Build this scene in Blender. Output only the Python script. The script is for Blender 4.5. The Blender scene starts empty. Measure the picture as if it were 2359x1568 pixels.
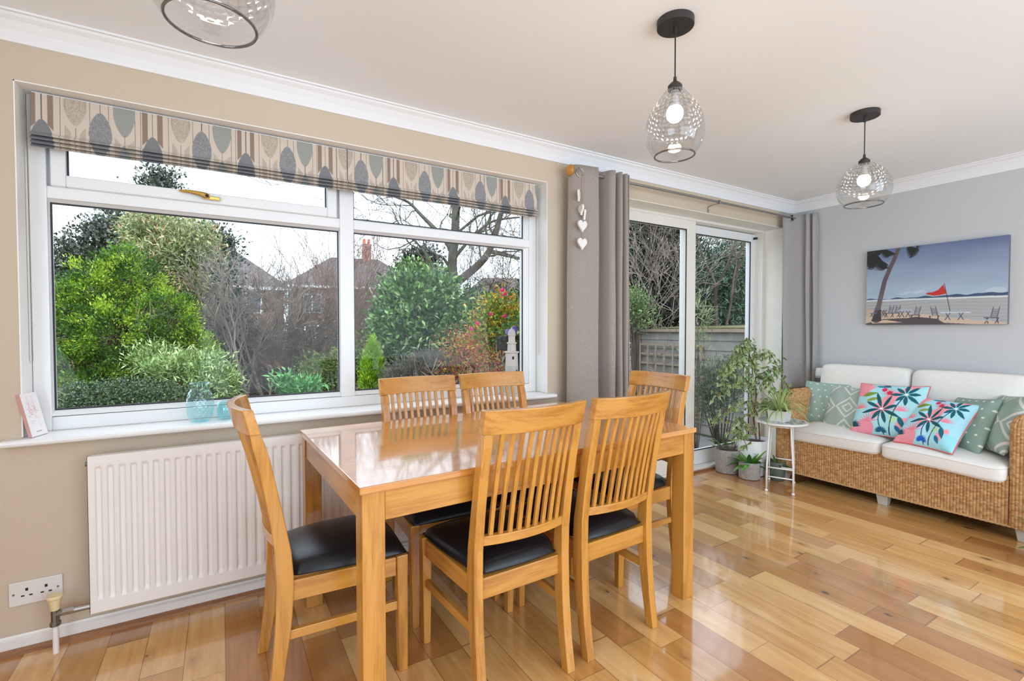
import bpy, bmesh, math, random
import numpy as np
from mathutils import Vector, Matrix
R = math.radians
PI = math.pi
S = bpy.context.scene
COL = S.collection
rng = np.random.default_rng(7)
random.seed(7)

# ------------------------------------------------------------------ camera
FOC = 1110.46
CAM = Vector((0.0, -2.5375, 1.2327))
_ya, _pi, _ro = R(31.148), R(-1.374), R(-0.038)
FW = Vector((math.sin(_ya)*math.cos(_pi), math.cos(_ya)*math.cos(_pi), math.sin(_pi)))
_r = Vector((math.cos(_ya), -math.sin(_ya), 0)); _u = _r.cross(FW)
RT = _r*math.cos(_ro)+_u*math.sin(_ro); UP = _u*math.cos(_ro)-_r*math.sin(_ro)
cd = bpy.data.cameras.new('camera'); cam = bpy.data.objects.new('camera', cd); COL.objects.link(cam)
cd.sensor_width = 36.0; cd.lens = FOC/2359*36.0; cd.clip_start = 0.02; cd.clip_end = 300
cam.matrix_world = Matrix(((RT.x, UP.x, -FW.x, CAM.x), (RT.y, UP.y, -FW.y, CAM.y), (RT.z, UP.z, -FW.z, CAM.z), (0, 0, 0, 1)))
S.camera = cam

# ------------------------------------------------------------------ light and exposure
S.view_settings.view_transform = 'Standard'; S.view_settings.look = 'None'
S.view_settings.gamma = 1.0; S.view_settings.use_curve_mapping = False
S.view_settings.exposure = 0.0
w = bpy.data.worlds.new('overcast_sky'); S.world = w; w.use_nodes = True
_n = w.node_tree.nodes; _l = w.node_tree.links
bgn = _n['Background']; bgn.inputs['Strength'].default_value = 2.9
_tc = _n.new('ShaderNodeTexCoord'); _sx = _n.new('ShaderNodeSeparateXYZ'); _rp = _n.new('ShaderNodeValToRGB')
_l.new(_tc.outputs['Generated'], _sx.inputs[0]); _l.new(_sx.outputs['Z'], _rp.inputs[0]); _l.new(_rp.outputs[0], bgn.inputs[0])
_rp.color_ramp.elements[0].position = 0.0; _rp.color_ramp.elements[0].color = (0.74, 0.83, 0.94, 1)
_rp.color_ramp.elements[1].position = 0.6; _rp.color_ramp.elements[1].color = (0.88, 0.99, 1.13, 1)

def area(name, loc, rot, sx, sy, power, col):
    d = bpy.data.lights.new(name, 'AREA'); d.shape = 'RECTANGLE'; d.size = sx; d.size_y = sy
    d.energy = power; d.color = col
    o = bpy.data.objects.new(name, d); COL.objects.link(o); o.location = loc; o.rotation_euler = rot
    return o
# added fill lamps at openings made in the unseen back and left walls
area('back_fill_light', (1.9, -4.66, 1.35), (R(106), 0, 0), 4.2, 1.9, 80, (0.60, 0.81, 1.0))
area('left_fill_light', (-1.56, -3.0, 1.35), (R(112), 0, R(-90)), 1.8, 1.5, 46, (0.62, 0.82, 1.0))
# bright hazy sun behind the cloud, high over the house roof
sd = bpy.data.lights.new('hazy_sun', 'SUN'); sd.energy = 1.6; sd.angle = R(50); sd.color = (1.0, 0.98, 0.95)
sun = bpy.data.objects.new('hazy_sun', sd); COL.objects.link(sun); sun.rotation_euler = (R(38), 0, R(-12))
S.cycles.use_denoising = True
S.cycles.max_bounces = 10; S.cycles.transparent_max_bounces = 24; S.cycles.diffuse_bounces = 5
S.cycles.glossy_bounces = 4; S.cycles.transmission_bounces = 6
S.cycles.caustics_reflective = False; S.cycles.caustics_refractive = False
S.cycles.sample_clamp_indirect = 6.0

# ------------------------------------------------------------------ node helpers
class G:
    def __init__(s, name):
        s.m = bpy.data.materials.new(name); s.m.use_nodes = True
        s.t = s.m.node_tree; s.b = s.t.nodes['Principled BSDF']; s.out = s.t.nodes['Material Output']
    def n(s, t, ins=None, **kw):
        nd = s.t.nodes.new(t)
        for k, v in kw.items(): setattr(nd, k, v)
        for k, v in (ins or {}).items(): s.put(nd.inputs[k], v)
        return nd
    def put(s, sock, v):
        if isinstance(v, bpy.types.NodeSocket): s.t.links.new(v, sock)
        elif isinstance(v, bpy.types.Node): s.t.links.new(v.outputs[0], sock)
        elif isinstance(v, (tuple, list)) and len(v) == 3 and sock.type == 'RGBA': sock.default_value = (*v, 1)
        else: sock.default_value = v
    def m_(s, op, a, b=0.0, c=None):
        nd = s.n('ShaderNodeMath', {0: a, 1: b}, operation=op)
        if c is not None: s.put(nd.inputs[2], c)
        return nd.outputs[0]
    def mix(s, f, a, b, bt='MIX'):
        nd = s.n('ShaderNodeMix', data_type='RGBA', blend_type=bt)
        s.put(nd.inputs[0], f); s.put(nd.inputs[6], a); s.put(nd.inputs[7], b)
        return nd.outputs[2]
    def obj(s): return s.n('ShaderNodeTexCoord').outputs['Object']
    def mapp(s, vec, scale=(1, 1, 1), loc=(0, 0, 0)):
        return s.n('ShaderNodeMapping', {'Vector': vec, 'Scale': scale, 'Location': loc}).outputs[0]
    def noise(s, vec, sc, det=3.0, rough=0.5, dist=0.0):
        return s.n('ShaderNodeTexNoise', {'Vector': vec, 'Scale': sc, 'Detail': det, 'Roughness': rough, 'Distortion': dist}).outputs[0]
    def ramp(s, f, stops):
        nd = s.n('ShaderNodeValToRGB', {0: f}); e = nd.color_ramp.elements
        while len(e) < len(stops): e.new(0.5)
        for el, (p, c) in zip(e, stops):
            el.position = p; el.color = (*c, 1) if len(c) == 3 else c
        return nd.outputs[0]
    def bump(s, h, strength=0.2, dist=0.01):
        s.put(s.b.inputs['Normal'], s.n('ShaderNodeBump', {'Height': h, 'Strength': strength, 'Distance': dist}))
    def set(s, **kw):
        for k, v in kw.items(): s.put(s.b.inputs[k.replace('_', ' ')], v)
        return s

def plain(name, col, rough=0.5, metal=0.0, var=0.06, vs=6.0, bump=0.0, bs=60.0, **kw):
    g = G(name); o = g.obj()
    nz = g.noise(o, vs, 4)
    c = g.mix(g.m_('MULTIPLY', nz, 1.0), tuple(x*(1-var) for x in col), tuple(min(1, x*(1+var)) for x in col))
    g.set(Base_Color=c, Roughness=rough, Metallic=metal, **kw)
    if bump: g.bump(g.noise(o, bs, 4), bump, 0.004)
    return g.m

def oak(name, ax, base=((0.56, 0.255, 0.046), (0.41, 0.160, 0.022)), rough=0.28, seed=0.0, coat=0.3):
    g = G(name); o = g.obj()
    inf = g.n('ShaderNodeObjectInfo').outputs['Random']
    off = g.n('ShaderNodeVectorMath', {0: o, 1: g.n('ShaderNodeCombineXYZ', {0: g.m_('MULTIPLY', inf, 9.0), 1: g.m_('MULTIPLY', inf, 5.0), 2: seed})}, operation='ADD').outputs[0]
    sc = [1.0, 1.0, 1.0]; sc[ax] = 0.07
    v = g.mapp(off, tuple(sc))
    n1 = g.noise(v, 26, 4, 0.6, 0.8); n2 = g.noise(v, 120, 3, 0.7)
    sc2 = [1.0, 1.0, 1.0]; sc2[ax] = 0.25
    n3 = g.noise(g.mapp(off, tuple(sc2)), 7, 2, 0.5, 1.2)
    f = g.m_('ADD', g.m_('MULTIPLY', n1, 0.55), g.m_('ADD', g.m_('MULTIPLY', n2, 0.25), g.m_('MULTIPLY', n3, 0.35)))
    d = tuple(x*0.80 for x in base[1])
    c = g.ramp(f, [(0.34, d), (0.48, base[1]), (0.60, base[0]), (0.85, tuple(min(1, x*1.12) for x in base[0]))])
    g.set(Base_Color=c, Roughness=rough, Coat_Weight=coat, Coat_Roughness=0.12)
    g.bump(f, 0.08, 0.002)
    return g.m

M = {}
M['oak_x'] = oak('oak_grain_x', 0); M['oak_y'] = oak('oak_grain_y', 1); M['oak_z'] = oak('oak_grain_z', 2)
# table top: glued oak staves, glossy lacquer
def table_top_mat():
    g = G('oak_table_top'); o = g.obj()
    s = g.n('ShaderNodeSeparateXYZ', {0: o})
    row = g.m_('FLOOR', g.m_('DIVIDE', s.outputs[1], 0.075))
    rr = g.n('ShaderNodeTexWhiteNoise', {'W': row}, noise_dimensions='1D').outputs[0]
    colm = g.m_('FLOOR', g.m_('ADD', g.m_('DIVIDE', s.outputs[0], 0.42), g.m_('MULTIPLY', rr, 3.0)))
    rid = g.n('ShaderNodeTexWhiteNoise', {'Vector': g.n('ShaderNodeCombineXYZ', {0: row, 1: colm})}, noise_dimensions='2D').outputs[0]
    off = g.n('ShaderNodeVectorMath', {0: o, 1: g.n('ShaderNodeCombineXYZ', {0: 0.0, 1: g.m_('MULTIPLY', rid, 7.0), 2: 0.0})}, operation='ADD').outputs[0]
    v = g.mapp(off, (0.08, 1, 1))
    n1 = g.noise(v, 30, 4, 0.6, 0.6)
    f = g.m_('ADD', g.m_('MULTIPLY', n1, 0.75), g.m_('MULTIPLY', rid, 0.30))
    c = g.ramp(f, [(0.25, (0.42, 0.15, 0.028)), (0.5, (0.58, 0.235, 0.048)), (0.8, (0.70, 0.32, 0.08))])
    g.set(Base_Color=c, Roughness=0.17, Coat_Weight=1.0, Coat_Roughness=0.06, Coat_IOR=1.6, Specular_IOR_Level=0.6)
    g.bump(g.noise(g.mapp(o, (0.3, 1, 1)), 5, 1), 0.02, 0.01)
    return g.m
M['table_top'] = table_top_mat()

def floor_mat():
    g = G('oak_floor_boards'); o = g.obj()
    s = g.n('ShaderNodeSeparateXYZ', {0: o}); W = 0.131
    xr = g.m_('DIVIDE', s.outputs[0], W)
    row = g.m_('FLOOR', xr); fx = g.m_('FRACT', xr)
    rr = g.n('ShaderNodeTexWhiteNoise', {'W': row}, noise_dimensions='1D').outputs[0]
    L = g.m_('ADD', 0.46, g.m_('MULTIPLY', g.n('ShaderNodeTexWhiteNoise', {'W': g.m_('ADD', row, 31.7)}, noise_dimensions='1D').outputs[0], 0.5))
    yr = g.m_('ADD', g.m_('DIVIDE', s.outputs[1], L), g.m_('MULTIPLY', rr, 9.0))
    # uneven board lengths: warp the run by a sine
    yr = g.m_('ADD', yr, g.m_('MULTIPLY', g.m_('SINE', g.m_('ADD', g.m_('MULTIPLY', yr, 2.3), row)), 0.22))
    cl = g.m_('FLOOR', yr); fy = g.m_('FRACT', yr)
    cid = g.n('ShaderNodeCombineXYZ', {0: row, 1: cl})
    rid = g.n('ShaderNodeTexWhiteNoise', {'Vector': cid}, noise_dimensions='2D')
    r1 = rid.outputs[0]; r3 = g.n('ShaderNodeSeparateXYZ', {0: rid.outputs[1]})
    off = g.n('ShaderNodeVectorMath', {0: o, 1: g.n('ShaderNodeCombineXYZ', {0: g.m_('MULTIPLY', r1, 11.0), 1: g.m_('MULTIPLY', r3.outputs[1], 13.0), 2: g.m_('MULTIPLY', r3.outputs[2], 5.0)})}, operation='ADD').outputs[0]
    v = g.mapp(off, (1, 0.09, 1))
    n1 = g.noise(v, 18, 4, 0.6, 1.0); n2 = g.noise(v, 90, 3, 0.65)
    n3 = g.noise(g.mapp(off, (1, 0.22, 1)), 6, 2, 0.5, 2.0)
    f = g.m_('ADD', g.m_('MULTIPLY', n1, 0.40), g.m_('ADD', g.m_('MULTIPLY', n2, 0.16), g.m_('MULTIPLY', n3, 0.22)))
    f = g.m_('ADD', f, g.m_('MULTIPLY', g.m_('POWER', r1, 1.5), 0.46))
    c = g.ramp(f, [(0.28, (0.80, 0.51, 0.235)), (0.43, (0.73, 0.42, 0.16)), (0.60, (0.56, 0.28, 0.085)), (0.90, (0.34, 0.135, 0.033))])
    # reddish boards
    c = g.mix(g.m_('MULTIPLY', g.m_('GREATER_THAN', r3.outputs[0], 0.80), 0.35), c, (0.50, 0.21, 0.065))
    # knots
    vk = g.n('ShaderNodeTexVoronoi', {'Vector': g.mapp(off, (1, 0.5, 1)), 'Scale': 4.4}, feature='F1', voronoi_dimensions='2D')
    kn = g.m_('ADD', vk.outputs['Distance'], g.m_('MULTIPLY', g.noise(off, 40, 3), 0.10))
    kz = g.n('ShaderNodeSeparateXYZ', {0: vk.outputs['Color']})
    kn = g.m_('ADD', kn, g.m_('MULTIPLY', kz.outputs[1], 0.055))
    sel = g.m_('GREATER_THAN', kz.outputs[0], 0.52)
    k1 = g.m_('MULTIPLY', g.ramp(kn, [(0.08, (1, 1, 1)), (0.24, (0, 0, 0))]), sel)
    k2 = g.m_('MULTIPLY', g.ramp(kn, [(0.075, (1, 1, 1)), (0.115, (0, 0, 0))]), sel)
    c = g.mix(g.m_('MULTIPLY', k1, 0.5), c, (0.27, 0.115, 0.03))
    c = g.mix(g.m_('MULTIPLY', k2, 0.9), c, (0.04, 0.022, 0.012))
    # bevelled joints
    gx = g.m_('MINIMUM', fx, g.m_('SUBTRACT', 1.0, fx))
    gy = g.m_('MULTIPLY', g.m_('MINIMUM', fy, g.m_('SUBTRACT', 1.0, fy)), g.m_('DIVIDE', L, W))
    gap = g.m_('MINIMUM', gx, gy)
    gm = g.ramp(gap, [(0.004, (1, 1, 1)), (0.017, (0, 0, 0))])
    c = g.mix(g.m_('MULTIPLY', gm, 0.72), c, (0.13, 0.05, 0.015))
    g.set(Base_Color=c, Roughness=g.m_('ADD', 0.20, g.m_('MULTIPLY', n3, 0.10)), Coat_Weight=1.0, Coat_Roughness=0.07, Coat_IOR=1.6)
    g.bump(g.m_('SUBTRACT', g.m_('MULTIPLY', n3, 0.4), g.m_('MULTIPLY', gm, 1.0)), 0.22, 0.002)
    return g.m
M['floor'] = floor_mat()

M['wall'] = plain('cream_plaster', (0.585, 0.480, 0.365), 0.85, var=0.025, vs=3, bump=0.10, bs=120)
M['wall_grey'] = plain('pale_grey_plaster', (0.56, 0.56, 0.565), 0.85, var=0.02, vs=3, bump=0.08, bs=120)
M['reveal'] = plain('white_reveal_plaster', (0.86, 0.84, 0.80), 0.7, var=0.02)
M['ceiling'] = plain('white_ceiling_paint', (0.90, 0.925, 0.955), 0.9, var=0.01, vs=2, bump=0.05, bs=90)
M['cornice'] = plain('white_cornice_paint', (0.82, 0.82, 0.83), 0.8, var=0.01)
M['skirting'] = plain('white_gloss_skirting', (0.80, 0.76, 0.73), 0.35, var=0.03)
M['quadrant'] = oak('brown_beading', 0, ((0.30, 0.13, 0.055), (0.20, 0.075, 0.03)), 0.4)
M['upvc'] = plain('white_upvc', (0.80, 0.80, 0.80), 0.28, var=0.01)
M['upvc_cream'] = plain('warm_white_upvc', (0.80, 0.765, 0.70), 0.3, var=0.01)
M['sill'] = plain('white_sill_board', (0.84, 0.83, 0.82), 0.3, var=0.01)
M['gasket'] = plain('black_rubber_gasket', (0.015, 0.015, 0.02), 0.5)
M['radiator'] = plain('white_enamel', (0.84, 0.79, 0.755), 0.3, var=0.01)
M['steel'] = plain('brushed_steel', (0.42, 0.40, 0.38), 0.32, 1.0)
M['dull_metal'] = plain('tarnished_brass_fitting', (0.22, 0.20, 0.17), 0.35, 0.9, var=0.4, vs=60)
M['gold'] = plain('gold_handle', (0.75, 0.50, 0.16), 0.25, 1.0)
M['cream_plastic'] = plain('yellowed_plastic', (0.80, 0.66, 0.38), 0.4)
M['white_plastic'] = plain('white_plastic', (0.74, 0.70, 0.67), 0.35)
M['black'] = plain('black_powder_coat', (0.028, 0.024, 0.022), 0.45)
M['dark_hole'] = plain('dark_slot', (0.02, 0.012, 0.015), 0.8)
M['leather'] = plain('black_faux_leather', (0.012, 0.011, 0.012), 0.24, var=0.2, bump=0.12, bs=260, Specular_IOR_Level=0.28)
M['linen'] = plain('off_white_linen', (0.78, 0.745, 0.70), 0.9, var=0.04, vs=30, bump=0.10, bs=300)
M['foot'] = plain('grey_painted_foot', (0.50, 0.48, 0.42), 0.6)
M['heart'] = plain('distressed_white_wood', (0.82, 0.80, 0.77), 0.7, var=0.08, vs=40)
M['jute'] = plain('jute_string', (0.32, 0.20, 0.09), 0.9)
M['white_wood'] = plain('white_ceramic', (0.80, 0.80, 0.79), 0.4)
M['grey_ceramic'] = plain('grey_ceramic', (0.42, 0.41, 0.39), 0.5)
M['pot_tex'] = plain('rough_grey_stoneware', (0.36, 0.335, 0.305), 0.8, var=0.45, vs=70, bump=0.9, bs=55)
M['pot_dark'] = plain('dark_green_grey_pot', (0.10, 0.12, 0.10), 0.6)
M['soil'] = plain('potting_soil', (0.05, 0.03, 0.02), 0.95, var=0.5, vs=60, bump=0.6)
M['white_metal'] = plain('white_painted_metal', (0.78, 0.77, 0.75), 0.4)
M['bark'] = plain('brown_stem', (0.17, 0.085, 0.045), 0.8, var=0.4, vs=30)
M['bark_grey'] = plain('grey_green_bark', (0.085, 0.082, 0.062), 0.9, var=0.5, vs=9, bump=0.4, bs=30)
M['twig'] = plain('bare_twig', (0.12, 0.085, 0.065), 0.9, var=0.4, vs=8)
M['twig_pale'] = plain('pale_bare_twig', (0.26, 0.205, 0.165), 0.9, var=0.3, vs=8)
M['twig_red'] = plain('reddish_twig', (0.21, 0.125, 0.092), 0.9, var=0.3, vs=8)
M['ground'] = None
M['bulb'] = None

def curtain_mat(name, base, br=0.9):
    g = G(name); o = g.obj()
    wv = g.noise(g.mapp(o, (1, 1, 0.25)), 420, 2, 0.7); wh = g.noise(g.mapp(o, (0.2, 0.2, 1)), 420, 2, 0.7)
    f = g.m_('MULTIPLY', g.m_('ADD', wv, wh), 0.5)
    c = g.ramp(f, [(0.35, tuple(x*0.80 for x in base)), (0.65, tuple(min(1, x*1.18) for x in base))])
    g.set(Base_Color=c, Roughness=br, Sheen_Weight=0.2); g.bump(f, 0.2, 0.002)
    return g.m
M['curtain'] = curtain_mat('taupe_curtain_weave', (0.335, 0.285, 0.25))
M['curtain_r'] = curtain_mat('grey_curtain_weave', (0.36, 0.335, 0.32))
M['lining'] = plain('cream_curtain_lining', (0.88, 0.86, 0.79), 0.9)

def attr_mat(name, rough=0.85, bump=0.1, bs=250, trans=0.0, **kw):
    g = G(name)
    a = g.n('ShaderNodeAttribute', attribute_name='Col')
    g.set(Base_Color=a.outputs[0], Roughness=rough, **kw)
    if bump: g.bump(g.noise(g.obj(), bs, 3), bump, 0.003)
    if trans:
        tr = g.n('ShaderNodeBsdfTranslucent', {'Color': a.outputs[0]})
        mx = g.n('ShaderNodeMixShader', {0: trans, 1: g.b.outputs[0], 2: tr.outputs[0]})
        g.t.links.new(mx.outputs[0], g.out.inputs[0])
    return g.m
M['print'] = attr_mat('printed_cotton')
M['canvas'] = attr_mat('printed_canvas', 0.7, 0.15, 500)
M['plaque'] = attr_mat('painted_plaque', 0.5, 0)
M['blind'] = attr_mat('printed_blind_fabric', 0.9, 0.08, 400)
M['wicker'] = attr_mat('woven_rattan', 0.6, 0.3, 140)
M['leaf'] = attr_mat('leaf', 0.55, 0, trans=0.22)
M['leaf_gloss'] = attr_mat('glossy_leaf', 0.40, 0, trans=0.12)

def thin_glass(name, tint, fac_min, rough=0.0, bump=None, gl=(1, 1, 1), power=4.0, edge=0.9):
    g = G(name)
    lw = g.n('ShaderNodeLayerWeight', {'Blend': 0.5})
    f = g.m_('ADD', fac_min, g.m_('MULTIPLY', g.m_('POWER', lw.outputs['Facing'], power), edge))
    tr = g.n('ShaderNodeBsdfTransparent', {'Color': tint})
    gs = g.n('ShaderNodeBsdfGlossy', {'Color': gl, 'Roughness': rough})
    if bump is not None:
        b, cell = bump(g); g.put(tr.inputs['Color'], g.mix(cell, tint, tuple(x*0.80 for x in tint)))
        b = b.outputs[0]; g.put(gs.inputs['Normal'], b); g.put(lw.inputs['Normal'], b)
    mx = g.n('ShaderNodeMixShader', {0: f, 1: tr.outputs[0], 2: gs.outputs[0]})
    g.t.links.new(mx.outputs[0], g.out.inputs[0])
    return g.m
M['pane'] = thin_glass('window_glass', (0.975, 0.99, 0.99), 0.006, power=5.0, edge=0.55)
def dimple(g):
    o = g.obj(); s = g.n('ShaderNodeSeparateXYZ', {0: o})
    ang = g.m_('ARCTAN2', s.outputs[1], s.outputs[0])
    v = g.n('ShaderNodeCombineXYZ', {0: g.m_('MULTIPLY', ang, 5.1), 1: g.m_('MULTIPLY', s.outputs[2], 62.0), 2: 0.0})
    vo = g.n('ShaderNodeTexVoronoi', {'Vector': v, 'Scale': 1.0, 'Randomness': 0.25}, voronoi_dimensions='2D')
    msk = g.n('ShaderNodeMapRange', {'Value': s.outputs[2], 'From Min': -0.425, 'From Max': -0.385}).outputs[0]
    h = g.m_('MULTIPLY', vo.outputs['Distance'], msk)
    cell = g.m_('MULTIPLY', g.ramp(vo.outputs['Distance'], [(0.30, (0, 0, 0)), (0.62, (1, 1, 1))]), msk)
    return g.n('ShaderNodeBump', {'Height': h, 'Strength': 1.0, 'Distance': 0.010}), cell
M['shade_glass'] = thin_glass('smoked_dimpled_glass', (0.87, 0.865, 0.86), 0.04, 0.02, dimple, power=2.0, edge=0.55)
M['shade_rim'] = thin_glass('smoked_glass_rim', (0.40, 0.39, 0.39), 0.10, power=2.0, edge=0.4)
M['aqua_glass'] = thin_glass('aqua_glass', (0.80, 0.945, 0.955), 0.07, 0.02, gl=(0.90, 0.98, 1), power=2.5, edge=0.7)
g = G('lit_bulb'); g.set(Base_Color=(1, 0.9, 0.75), Emission_Color=(1.0, 0.86, 0.68), Emission_Strength=45.0); M['bulb'] = g.m

# ------------------------------------------------------------------ object helpers
def link(o, parent=None):
    COL.objects.link(o)
    if parent is not None: o.parent = parent
    return o
def tag(o, label=None, cat=None, group=None, kind=None):
    if label: o['label'] = label
    if cat: o['category'] = cat
    if group: o['group'] = group
    if kind: o['kind'] = kind
    return o
def empty(name, loc=(0, 0, 0), rz=0.0):
    o = bpy.data.objects.new(name, None); o.location = loc; o.rotation_euler = (0, 0, rz); o.empty_display_size = 0.05
    return link(o)
def copy_tree(o, parent=None):
    c = o.copy(); COL.objects.link(c); c.parent = parent
    for ch in list(o.children): copy_tree(ch, c)
    return c
def raw(name, V, F, mat, parent=None, smooth=False, col=None, bevel=0.0, seg=2, loc=None):
    """V (n,3), F list of faces or (m,k) array"""
    me = bpy.data.meshes.new(name)
    V = np.asarray(V, np.float32)
    if isinstance(F, np.ndarray):
        k = F.shape[1]; m = F.shape[0]
        me.vertices.add(len(V)); me.vertices.foreach_set('co', V.ravel())
        me.loops.add(m*k); me.loops.foreach_set('vertex_index', F.astype(np.int32).ravel())
        me.polygons.add(m); me.polygons.foreach_set('loop_start', np.arange(0, m*k, k, dtype=np.int32))
        try: me.polygons.foreach_set('loop_total', np.full(m, k, np.int32))
        except Exception: pass
        me.update(calc_edges=True)
    else:
        me.from_pydata([tuple(map(float, v)) for v in V], [], [tuple(f) for f in F]); me.update()
    if col is not None:
        a = me.color_attributes.new('Col', 'FLOAT_COLOR', 'POINT')
        cc = np.ones((len(V), 4), np.float32); cc[:, :3] = col
        a.data.foreach_set('color', cc.ravel())
    if smooth: me.polygons.foreach_set('use_smooth', np.ones(len(me.polygons), bool))
    me.materials.append(mat)
    o = bpy.data.objects.new(name, me)
    if bevel:
        md = o.modifiers.new('bevel', 'BEVEL'); md.width = bevel; md.segments = seg; md.limit_method = 'ANGLE'; md.angle_limit = R(40)
    link(o, parent)
    if loc is not None: o.location = loc
    return o

class MB:
    def __init__(s): s.v = []; s.f = []
    def add(s, V, F):
        b = len(s.v); s.v += [tuple(map(float, p)) for p in V]; s.f += [tuple(b+i for i in f) for f in F]; return s
    def box(s, a, b):
        x0, x1 = sorted((a[0], b[0])); y0, y1 = sorted((a[1], b[1])); z0, z1 = sorted((a[2], b[2]))
        return s.add([(x0, y0, z0), (x1, y0, z0), (x1, y1, z0), (x0, y1, z0), (x0, y0, z1), (x1, y0, z1), (x1, y1, z1), (x0, y1, z1)],
                     [(0, 3, 2, 1), (4, 5, 6, 7), (0, 1, 5, 4), (1, 2, 6, 5), (2, 3, 7, 6), (3, 0, 4, 7)])
    def bar(s, p, q, w, h, side=None, w2=None, h2=None):
        p = Vector(p); q = Vector(q); d = (q-p).normalized()
        side = Vector(side) if side is not None else (Vector((0, 0, 1)).cross(d) if abs(d.z) < 0.95 else Vector((1, 0, 0)))
        side = (side-d*side.dot(d)).normalized(); up = d.cross(side)
        w2 = w if w2 is None else w2; h2 = h if h2 is None else h2
        V = [p-side*w/2-up*h/2, p+side*w/2-up*h/2, p+side*w/2+up*h/2, p-side*w/2+up*h/2,
             q-side*w2/2-up*h2/2, q+side*w2/2-up*h2/2, q+side*w2/2+up*h2/2, q-side*w2/2+up*h2/2]
        return s.add(V, [(0, 3, 2, 1), (4, 5, 6, 7), (0, 1, 5, 4), (1, 2, 6, 5), (2, 3, 7, 6), (3, 0, 4, 7)])
    def lathe(s, prof, c=(0, 0, 0), n=32, cap=True):
        V = []; F = []
        for r, z in prof:
            for i in range(n):
                a = 2*PI*i/n; V.append((c[0]+r*math.cos(a), c[1]+r*math.sin(a), c[2]+z))
        for j in range(len(prof)-1):
            for i in range(n):
                k = (i+1) % n; F.append((j*n+i, j*n+k, (j+1)*n+k, (j+1)*n+i))
        if cap:
            F.append(tuple(range(n))[::-1]); F.append(tuple(range((len(prof)-1)*n, len(prof)*n)))
        return s.add(V, F)
    def tube(s, pts, r, n=8, cap=True):
        pts = [Vector(p) for p in pts]; V = []; F = []; side = None
        rs = r if isinstance(r, (list, tuple)) else [r]*len(pts)
        for i, p in enumerate(pts):
            d = (pts[min(i+1, len(pts)-1)]-pts[max(i-1, 0)]).normalized()
            if side is None: side = d.orthogonal().normalized()
            side = (side-d*side.dot(d))
            side = side.normalized() if side.length > 1e-6 else d.orthogonal().normalized()
            up = d.cross(side)
            for k in range(n):
                a = 2*PI*k/n; V.append(p+(side*math.cos(a)+up*math.sin(a))*rs[i])
        for j in range(len(pts)-1):
            for i in range(n):
                k = (i+1) % n; F.append((j*n+i, j*n+k, (j+1)*n+k, (j+1)*n+i))
        if cap: F.append(tuple(range(n))[::-1]); F.append(tuple(range((len(pts)-1)*n, len(pts)*n)))
        return s.add(V, F)
    def prism(s, outline, axis, a, b):
        """outline 2-D; axis 0/1/2 is the extrusion axis"""
        def P(u, v, w): return {0: (w, u, v), 1: (u, w, v), 2: (u, v, w)}[axis]
        n = len(outline); V = [P(u, v, a) for u, v in outline]+[P(u, v, b) for u, v in outline]
        F = [tuple(range(n)), tuple(range(n, 2*n))[::-1]]+[(i, n+i, n+(i+1) % n, (i+1) % n) for i in range(n)]
        return s.add(V, F)
    def sweep(s, secs):
        """secs: list of equal-length closed loops of 3-D points"""
        n = len(secs[0]); V = [p for q in secs for p in q]; F = []
        for j in range(len(secs)-1):
            for i in range(n):
                k = (i+1) % n; F.append((j*n+i, (j+1)*n+i, (j+1)*n+k, j*n+k))
        F.append(tuple(range(n))); F.append(tuple(range((len(secs)-1)*n, len(secs)*n))[::-1])
        return s.add(V, F)
    def build(s, name, mat, parent=None, bevel=0.0, smooth=False, seg=2, fix=True):
        o = raw(name, s.v, s.f, mat, parent, smooth, bevel=bevel, seg=seg)
        if fix:
            bm = bmesh.new(); bm.from_mesh(o.data); bmesh.ops.recalc_face_normals(bm, faces=bm.faces); bm.to_mesh(o.data); bm.free()
        return o
def smooth_auto(o, ang=40):
    me = o.data
    for p in me.polygons: p.use_smooth = True
    bm = bmesh.new(); bm.from_mesh(me)
    for e in bm.edges:
        if len(e.link_faces) == 2 and e.calc_face_angle(0) > R(ang): e.smooth = False
    bm.to_mesh(me); bm.free(); return o
def at(px, py, d):
    """the point that lies d metres deep along the viewing axis behind a pixel of the frame"""
    return CAM+(FW+RT*((px-1179.5)/FOC)-UP*((py-784)/FOC))*d

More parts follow.
